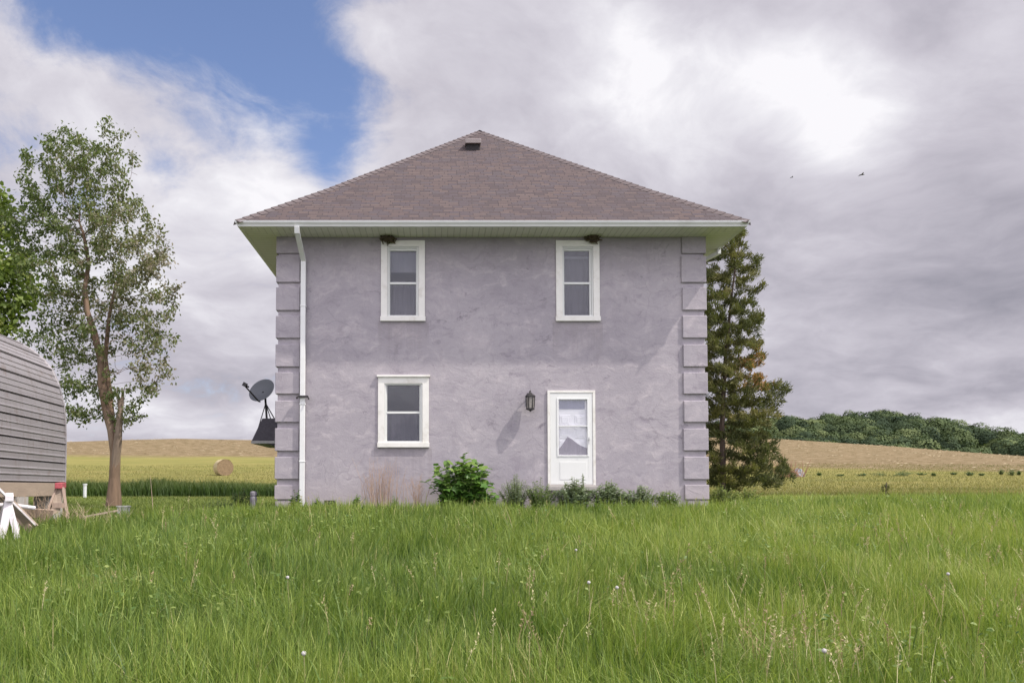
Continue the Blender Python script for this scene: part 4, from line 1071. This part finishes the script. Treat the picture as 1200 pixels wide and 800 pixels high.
L_YEL = leaf_mat('yellow_green_leaves', [(0, (.06, .10, .02)), (.5, (.15, .20, .04)), (1, (.30, .32, .08))], .35, .5)
L_DARK = leaf_mat('dark_weed_leaves', [(0, (.02, .055, .014)), (.5, (.045, .10, .025)), (1, (.10, .16, .04))], .3, .55)
def gx16(px, y=16.6): return pix(px, 580, y).x
plant('leafy_bush', 'big-leaved green bush against the wall between lower window and door', 'bush', gx16(540, 16.45), 16.4, 1.22, .64, 46, 17, .26, LOBED, L_BUSH, .85, 3, low=.05, wide=1.3)
plant('leafy_bush', 'upright leafy shoot rising above the big-leaved bush', 'bush', gx16(547, 16.4), 16.4, 1.42, .16, 7, 24, .15, LOBED, L_BUSH, .8, 34, low=.3)
plant('leafy_bush', 'low spread of broad leaves at the right foot of the big-leaved bush', 'bush', gx16(566, 16.4), 16.4, .62, .40, 14, 11, .19, LOBED, L_BUSH, .85, 33, low=.05)
plant('weed_clump', 'slim pale-green weeds just right of the big-leaved bush', 'weeds', gx16(603), 16.5, .85, .36, 70, 22, .085, DIAMOND, L_GREY, .35, 4)
plant('weed_clump', 'short fresh green weeds left of the doorstep', 'weeds', gx16(632), 16.5, .72, .36, 60, 20, .09, DIAMOND, L_FRESH, .4, 5)
plant('weed_clump', 'grey-green weeds growing up in front of the white door', 'weeds', gx16(672, 16.4), 16.4, .72, .44, 70, 22, .11, OVAL, L_GREY, .5, 6)
plant('tall_weed', 'single tall weed stalk crossing the lower right of the door', 'weed', gx16(684, 16.4), 16.4, .92, .07, 5, 22, .10, OVAL, L_GREY, .5, 61)
plant('tall_weed', 'shorter weed stalk at the left edge of the door', 'weed', gx16(657, 16.4), 16.4, .72, .07, 4, 18, .09, OVAL, L_GREY, .5, 62)
plant('weed_clump', 'dense grey-green weeds just right of the door', 'weeds', gx16(712, 16.45), 16.4, .68, .44, 80, 20, .11, OVAL, L_GREY, .5, 7)
plant('weed_clump', 'low grey-green weeds midway between door and right quoins', 'weeds', gx16(748, 16.5), 16.45, .60, .46, 75, 18, .10, OVAL, L_GREY, .5, 8)
plant('weed_clump', 'low thin weeds ending at the right quoins', 'weeds', gx16(782, 16.5), 16.45, .50, .36, 50, 16, .09, OVAL, L_FRESH, .45, 9)
plant('weed_clump', 'small green weeds at the foot of the downspout', 'weeds', gx16(347, 16.6), 16.6, .52, .14, 14, 14, .09, OVAL, L_DARK, .5, 10)
plant('weed_clump', 'pointed green weed right of the downspout', 'weed', gx16(371, 16.6), 16.6, .30, .16, 16, 12, .08, OVAL, L_DARK, .5, 11)
plant('weed_clump', 'small nettle-like weed at the left foot of the dry twigs', 'weed', gx16(418, 16.6), 16.6, .40, .13, 14, 12, .09, OVAL, L_BUSH, .55, 14)
plant('tall_weed', 'slender green weed standing in the dry twigs under the lower window', 'weed', gx16(463, 16.6), 16.6, .50, .06, 5, 22, .07, DIAMOND, L_FRESH, .4, 15)
plant('weed_clump', 'yellow-green brush at the outer foot of the right corner', 'weeds', pix(846, 580, 18.2).x, 18.2, .62, .42, 44, 18, .10, OVAL, L_YEL, .5, 16)
plant('weed_clump', 'yellow-green brush under the cedar', 'weeds', pix(874, 580, 19).x, 19, .52, .5, 44, 16, .10, OVAL, L_YEL, .5, 17)
plant('weed_bush', 'dark green weed bush left of the house beside the small dark post', 'bush', pix(283, 580, 17.8).x, 17.8, .55, .34, 40, 18, .09, DIAMOND, L_DARK, .45, 18)
plant('weed_bush', 'dark low weeds left of the dark weed bush', 'bush', pix(258, 585, 17.5).x, 17.5, .34, .4, 30, 14, .08, DIAMOND, L_DARK, .45, 19)
# dark low growth along the field edge on the right
for i, (px, py, wd_, h) in enumerate(((984, 560, 1.3, .5), (1010, 559, 1.5, .6), (1040, 559, 4.0, 1.3), (1058, 559, 3.2, 1.0), (1080, 560, 1.3, .8), (1094, 560, .9, .7), (1118, 560, .9, .9), (1137, 560, 1.2, 1.0), (1150, 560, .9, .7), (1173, 560, 1.1, 1.3), (1185, 560, 1.4, 1.4), (1194, 560, 1.1, 1.1), (960, 561, 1.0, .5))):
    yy = 70.0+r4.uniform(-1.5, 1.5); c = pix(px, py, yy); z0 = float(zt(c.x, yy))
    plant('field_bush', ('%s dark bush counted from the cedar along the far field boundary' % 'second third fourth fifth sixth seventh eighth ninth tenth eleventh twelfth last first'.split()[i]), 'bush',
          c.x, yy, h*r4.uniform(.3, .6), wd_*r4.uniform(.2, .6), 22, 8, .15, DIAMOND, L_DARK, .6, 200+i, group='bushes on the field boundary')

# dry twigs under the lower window
TW = simple('dry_twigs', (.37, .27, .215), .9, .15, 20)
def twigs(label, px, y, n, spread, h, seed, matl=TW, rad_=.0045, branch=3):
    r = np.random.default_rng(seed); cx_ = pix(px, 580, y).x; z0 = float(zt(cx_, y)); m = MB()
    for k in range(n):
        x0 = cx_+r.normal(0, spread); y0 = min(y+r.normal(0, .08), 16.9); hh_ = h*r.uniform(.45, 1); lx = r.normal(0, .14)
        pts = [Vector((x0+lx*t**1.4*hh_, y0, z0+hh_*t)) for t in (0, .35, .7, 1)]; m.tube(pts, [rad_, rad_*.85, rad_*.6, rad_*.3], 4)
        for b in range(branch):
            t = r.uniform(.3, .9); q = Vector((x0+lx*t**1.4*hh_, y0, z0+hh_*t)); s_ = r.choice([-1, 1]); m.tube([q, q+Vector((s_*r.uniform(.04, .13), r.normal(0, .02), r.uniform(.06, .18)))], [rad_*.5, rad_*.25], 4)
    e = m.build('dry_twigs', matl); return tag(e, label, 'dry weeds')
twigs('dense pinkish dry twigs against the wall under the lower window', 446, 16.7, 52, .17, 1.15, 1, rad_=.0055)
twigs('sparser dry twigs just left of the big-leaved bush', 487, 16.7, 22, .13, .85, 2, rad_=.0055)
twigs('thin bare stalk leaning in the lawn by the tall tree', 178, 15.5, 1, .05, .95, 3, rad_=.007, branch=0)
twigs('dead tan stalks right of the wooden sawhorse', 105, 14.0, 22, .35, .45, 4, simple('tan_stalks', (.45, .36, .24), .9), .005)
twigs('dead tan stalks in front of the metal shed', 45, 13.6, 44, .6, .8, 5, simple('tan_stalks_b', (.34, .25, .17), .9), .005)

# ------------------------------------------------------------------ objects on the lawn and field
# round bale
bc = pix(261, 547, 71); br_ = .74
e = thing('hay_bale', 'round hay bale on the yellow field left of the house', 'hay bale', (bc.x, 71, float(zt(bc.x, 71))))
def bale_mat():
    m, n = mat('baled_hay'); P = n.n('ShaderNodeTexCoord').outputs['Object']
    c = n.ramp(n.noise(n.mapping(P, (1, 6, 6)), 4, 8, .7), [(.3, (.14, .10, .05)), (.5, (.25, .19, .10)), (.7, (.42, .34, .2))])
    out(n, pbr(n, c, .95, n.bump(n.noise(P, 18, 5), 1.0, .05))); return m
Mb = Matrix.Translation((bc.x, 71.2, float(zt(bc.x, 71))+br_-.05)) @ Matrix.Rotation(R(30), 4, 'Z') @ Matrix.Rotation(R(90), 4, 'X')
HB = bale_mat()
m = MB(); prof = [(.73, -.6), (.745, -.4), (.735, -.1), (.75, .2), (.73, .6)]; m.lathe(prof, 40, Mb)
for v_ in range(len(m.v)): m.v[v_] = tuple(Vector(m.v[v_])+Vector(rng.normal(0, .012, 3)))
m.build('rolled_hay', simple('bale_side', (.42, .35, .20), .95, .2, 4, bump=1.0), e, smooth=True)
m = MB()
rs = np.linspace(.0, .73, 9)
BE = simple('bale_end', (.20, .14, .08), .95, .4, 9, bump=1.0)
for zz in (-.60, .60):
    m = MB(); m.lathe([(max(r_, .002), zz+math.copysign(.008*math.cos(r_*26), zz)) for r_ in rs], 40, Mb); m.build('cut_end', BE, e)

# small dark post and small white things on the lawn
c = pix(297, 590, 17.2); z0 = float(zt(c.x, 17.2))
m = MB(); m.lathe([(.075, -.05), (.075, .26), (.07, .30), (.055, .34), (.075, .345), (.075, .40), (.05, .43), (.002, .435)], 14, Matrix.Translation((c.x, 17.2, z0)))
tag(m.build('bollard', simple('grey_pipe', (.17, .16, .18), .5, .15, 12), smooth=False), 'short dark grey pipe post beside the dark weed bush', 'post')
c = pix(145, 589, 18); z0 = float(zt(c.x, 18))
m = MB(); m.box(c.x-.11, c.x+.11, 17.9, 18.1, z0-.02, z0+.20); m.box(c.x-.125, c.x+.125, 17.88, 18.12, z0+.20, z0+.235)
tag(m.build('utility_box', simple('pale_box', (.55, .55, .55), .6, .1, 10), bevel=.01), 'small pale box in the lawn in front of the tall tree', 'box')
c = pix(99.5, 578, 34); z0 = float(zt(c.x, 34))
m = MB(); m.tube([(c.x, 34, z0), (c.x, 34, z0+.52)], .07, 10); m.tube([(c.x, 34, z0+.52), (c.x, 34, z0+.58)], .09, 10)
tag(m.build('pipe_post', simple('white_pipe', (.60, .62, .64), .5)), 'short white pipe post left of the tall tree', 'post')
# pale boulder and brush heap at the edge of the brown field, right of the cedar
c = pix(936, 554, 68); z0 = float(zt(c.x, 68))
m = MB(); m.lathe([(.002, .62), (.25, .58), (.42, .36), (.50, .05), (.46, -.15)], 9, Matrix.Translation((c.x, 68, z0+.05)))
for k in range(len(m.v)): m.v[k] = tuple(Vector(m.v[k])+Vector(rng.normal(0, .045, 3)))
tag(m.build('boulder', simple('pale_rock', (.24, .25, .27), .9, .2, 3)), 'pale grey boulder at the field edge just right of the cedar', 'rock')
r5 = np.random.default_rng(8); c = pix(923, 553, 67); z0 = float(zt(c.x, 67)); m = MB()
for k in range(70):
    a = Vector((c.x+r5.normal(0, .55), 67+r5.normal(0, .3), z0)); m.tube([a, a+Vector((r5.normal(0, .5), r5.normal(0, .2), r5.uniform(.3, 1.5)))], [.035, .012], 4)
tag(m.build('brush_heap', simple('brush_wood', (.30, .17, .11), .9)), 'brown brush heap beside the pale boulder', 'brush heap')

# two birds high in the sky
BIRD = simple('bird_feathers', (.05, .05, .055), .8)
for px, py, yy, s_, lab in ((1010, 205, 60, .42, 'small dark bird flying high right of the roof'), (928, 208, 85, .34, 'fainter distant bird left of the other bird')):
    p = pix(px, py, yy); m = MB()
    m.tube([p+Vector((-.5*s_, 0, 0)), p+Vector((-.25*s_, 0, .0)), p+Vector((.1*s_, 0, .01)), p+Vector((.38*s_, 0, .03)), p+Vector((.5*s_, 0, .03))], [.01, .07*s_, .10*s_, .06*s_, .01], 8)
    for sg in (-1, 1):
        a, b, c_ = p+Vector((.2*s_, 0, .03)), p+Vector((.1*s_, sg*.5*s_, .28*s_)), p+Vector((-.25*s_, sg*1.0*s_, .10*s_)); d = p+Vector((-.15*s_, 0, .03))
        m.quad(a, b, c_, d); m.quad(a-Vector((0, 0, .02)), d-Vector((0, 0, .02)), c_-Vector((0, 0, .01)), b-Vector((0, 0, .01)))
    tag(m.build('bird', BIRD), lab, 'bird')

# ---- arched sheet-metal shed at the left edge
fe = Vector((pix(76, 540, 17).x, 17.0, 0)); dr = Vector((.084, -1, 0)).normalized(); nl = Vector((-1, -.084, 0)).normalized()   # along the side (towards camera), and inwards
zb = pix(76, 566, 17).z
shed = thing('metal_shed', 'arched ribbed grey sheet-metal shed on timber skids at the left edge', 'shed', (fe.x-1.2, 14.2, float(zt(fe.x-1.2, 14.2))))
# cross-section: offset inwards, height; mirrored to the far side
H0 = EYE
ctrl = [(0, zb), (.0, 1.35), (.015, 1.75), (.06, 2.15), (.16, 2.53), (.30, 2.84), (.48, 3.06), (.72, 3.26), (1.0, 3.42), (1.35, 3.52), (1.7, 3.55)]
ctrl = ctrl+[(3.4-a, b) for a, b in ctrl[-2::-1]]
cs = [np.array(c) for c in ctrl]; segl = [np.linalg.norm(b-a) for a, b in zip(cs, cs[1:])]; cum = np.concatenate([[0], np.cumsum(segl)])
S = np.arange(0, cum[-1], .0166); prof = []
for s_ in S:
    p = np.array([np.interp(s_, cum, [c[0] for c in cs]), np.interp(s_, cum, [c[1] for c in cs])])
    q = np.array([np.interp(s_+.05, cum, [c[0] for c in cs]), np.interp(s_+.05, cum, [c[1] for c in cs])])-np.array([np.interp(s_-.05, cum, [c[0] for c in cs]), np.interp(s_-.05, cum, [c[1] for c in cs])])
    q /= np.linalg.norm(q)+1e-9; nr = np.array([-q[1], q[0]])    # outwards
    u = (s_ % .40)/.40
    d = 0.0
    if u < .05: d = -.035
    elif u < .10: d = .022
    elif .36 < u < .42 or .66 < u < .72: d = .014
    prof.append(p+nr*d)
m = MB(); Ls_ = 6.0; i0 = 0; ns = 8
for k in range(ns+1):
    for a, b in prof: 
        pnt = fe+dr*(Ls_*k/ns)+nl*a; m.v.append((pnt.x, pnt.y, b))
np_ = len(prof)
for k in range(ns):
    for j in range(np_-1): a = k*np_+j; m.f.append((a, a+1, a+np_+1, a+np_))
m.build('siding', TIN, shed)
ENDM = simple('shed_end_board', (.30, .28, .28), .8)
for k in (0, 1):
    m = MB(); base = fe+dr*(.03 if k == 0 else Ls_-.03); pts = [base+nl*a for a, b in ctrl]; m.quad(*[(p.x, p.y, b) for p, (a, b) in zip(pts, ctrl)]); m.build('end_wall', ENDM, shed)
m = MB(); ed = [fe+dr*(-.02)+nl*(a+.0) for a, b in ctrl]
m.tube([(p.x, p.y, b+.0) for p, (a, b) in zip(ed, ctrl)], .028, 6); m.build('edge_trim', TIN, shed)
m = MB(); a = fe+nl*.03+Vector((0, 0, zb-.13)); b = a+dr*Ls_; m.beam(a-dr*.02, b, .08, .26); a2 = a+nl*3.3; m.beam(a2, a2+dr*Ls_, .08, .26)
for k in range(4): q = a+dr*(.2+k*1.85); m.beam(q+nl*.05, q+nl*3.25, .09, .2)
m.build('sill_beam', WOODP, shed, bevel=.006)
for k in range(4):
    m = MB(); q = fe+dr*(.45+k*1.7)+nl*.15; g = float(zt(q.x, q.y)); m.box(q.x-.2, q.x+.2, q.y-.2, q.y+.2, g-.1, zb-.262); m.build('footing', CONC, shed); m = MB()
    q = q+nl*3.0; g = float(zt(q.x, q.y)); m.box(q.x-.2, q.x+.2, q.y-.2, q.y+.2, g-.1, zb-.262); m.build('footing', CONC, shed)

# ---- wooden sawhorse with a red top
SY = 14.6
e = thing('sawhorse', 'weathered wooden sawhorse with a faded red top beside the shed', 'sawhorse', (pix(66, 606, SY).x, SY, float(zt(pix(66, 606, SY).x, SY))))
a, b = pix(63, 568, SY), pix(76, 569, SY-.05)
m = MB(); m.beam(a+Vector((0, .35, 0)), b+Vector((0, -.25, 0)), .12, .10); m.build('top_rail', REDP, e, bevel=.008)
for p, q in ((pix(67, 571, SY-.2), pix(50, 616, SY-.45)), (pix(74, 571, SY-.2), pix(80, 612, SY-.3)), (pix(66, 571, SY+.3), pix(56, 610, SY+.5)), (pix(75, 571, SY+.3), pix(77, 610, SY+.6))):
    m = MB(); m.beam(p, q, .095, .035, up=(1, .2, 0)); m.build('leg', WOODG, e, bevel=.004)
m = MB(); m.beam(pix(61, 592, SY-.33), pix(77, 592, SY-.28), .03, .09); m.v = m.v; m.build('gusset', WOODG, e)
m = MB(); m.v = [tuple(pix(64, 572, SY-.25)), tuple(pix(75, 572, SY-.22)), tuple(pix(70, 600, SY-.30)), tuple(pix(59, 604, SY-.38)), tuple(pix(64, 572, SY-.22)), tuple(pix(75, 572, SY-.19)), tuple(pix(70, 600, SY-.27)), tuple(pix(59, 604, SY-.35))]
m.f = [(0, 1, 2, 3), (7, 6, 5, 4), (0, 4, 5, 1), (1, 5, 6, 2), (2, 6, 7, 3), (3, 7, 4, 0)]; m.build('side_board', WOODP, e)
# ---- white painted A-frame trestle
AY = 12.0
e = thing('trestle', 'chipped white A-frame trestle at the left edge', 'trestle', (pix(10, 625, AY).x, AY, float(zt(pix(10, 625, AY).x, AY))))
for p, q, wd_ in ((pix(11, 583, AY), pix(2, 632, AY-.2), .10), (pix(9, 584, AY), pix(21, 632, AY-.15), .075), (pix(10, 584, AY+.7), pix(-4, 622, AY+.9), .085), (pix(11, 584, AY+.7), pix(20, 622, AY+.8), .08)):
    m = MB(); m.beam(p, q, wd_, .05, up=(0, 1, 0)); m.build('leg', WHITEP, e, bevel=.005)
m = MB(); m.beam(pix(11, 584, AY-.1), pix(11, 580, AY+.85), .11, .08); m.build('top_rail', WHITEP, e, bevel=.005)
# loose timber lying against it
m = MB(); m.beam(pix(-8, 566, AY-.05), pix(41, 615, AY+.5), .045, .03); tag(m.build('white_lath', WHITEP, bevel=.003), 'long thin white lath leaning diagonally over the white trestle', 'lath')
m = MB(); m.tube([pix(-10, 591, AY+.9), pix(18, 592, AY+1.1), pix(41, 595, AY+1.3)], .032, 8); tag(m.build('white_pole', WHITEP), 'white pole lying level behind the white trestle', 'pole')
m = MB(); m.beam(pix(12, 590, AY+.35), pix(40, 618, AY+.6), .16, .03, up=(0, 1, .3)); tag(m.build('board', WOODP, bevel=.004), 'broad pale board leaning beside the white trestle', 'board')
m = MB(); m.beam(pix(15, 597, AY+.7), pix(36, 622, AY+.5), .12, .03, up=(0, 1, .1)); tag(m.build('board', WOODG, bevel=.004), 'narrow dark brown board under the pale board', 'board')
m = MB(); m.beam(pix(22, 600, AY+1.6), pix(62, 602, AY+1.9), .16, .03, up=(0, 1, .3)); tag(m.build('board', WOODG, bevel=.004), 'grey board lying level between trestle and sawhorse', 'board')
m = MB(); m.beam(pix(95, 606, 14.2), pix(138, 598, 14.6), .05, .03); tag(m.build('board', WOODP, bevel=.003), 'thin pale stick lying in the grass right of the sawhorse', 'board')

settle()
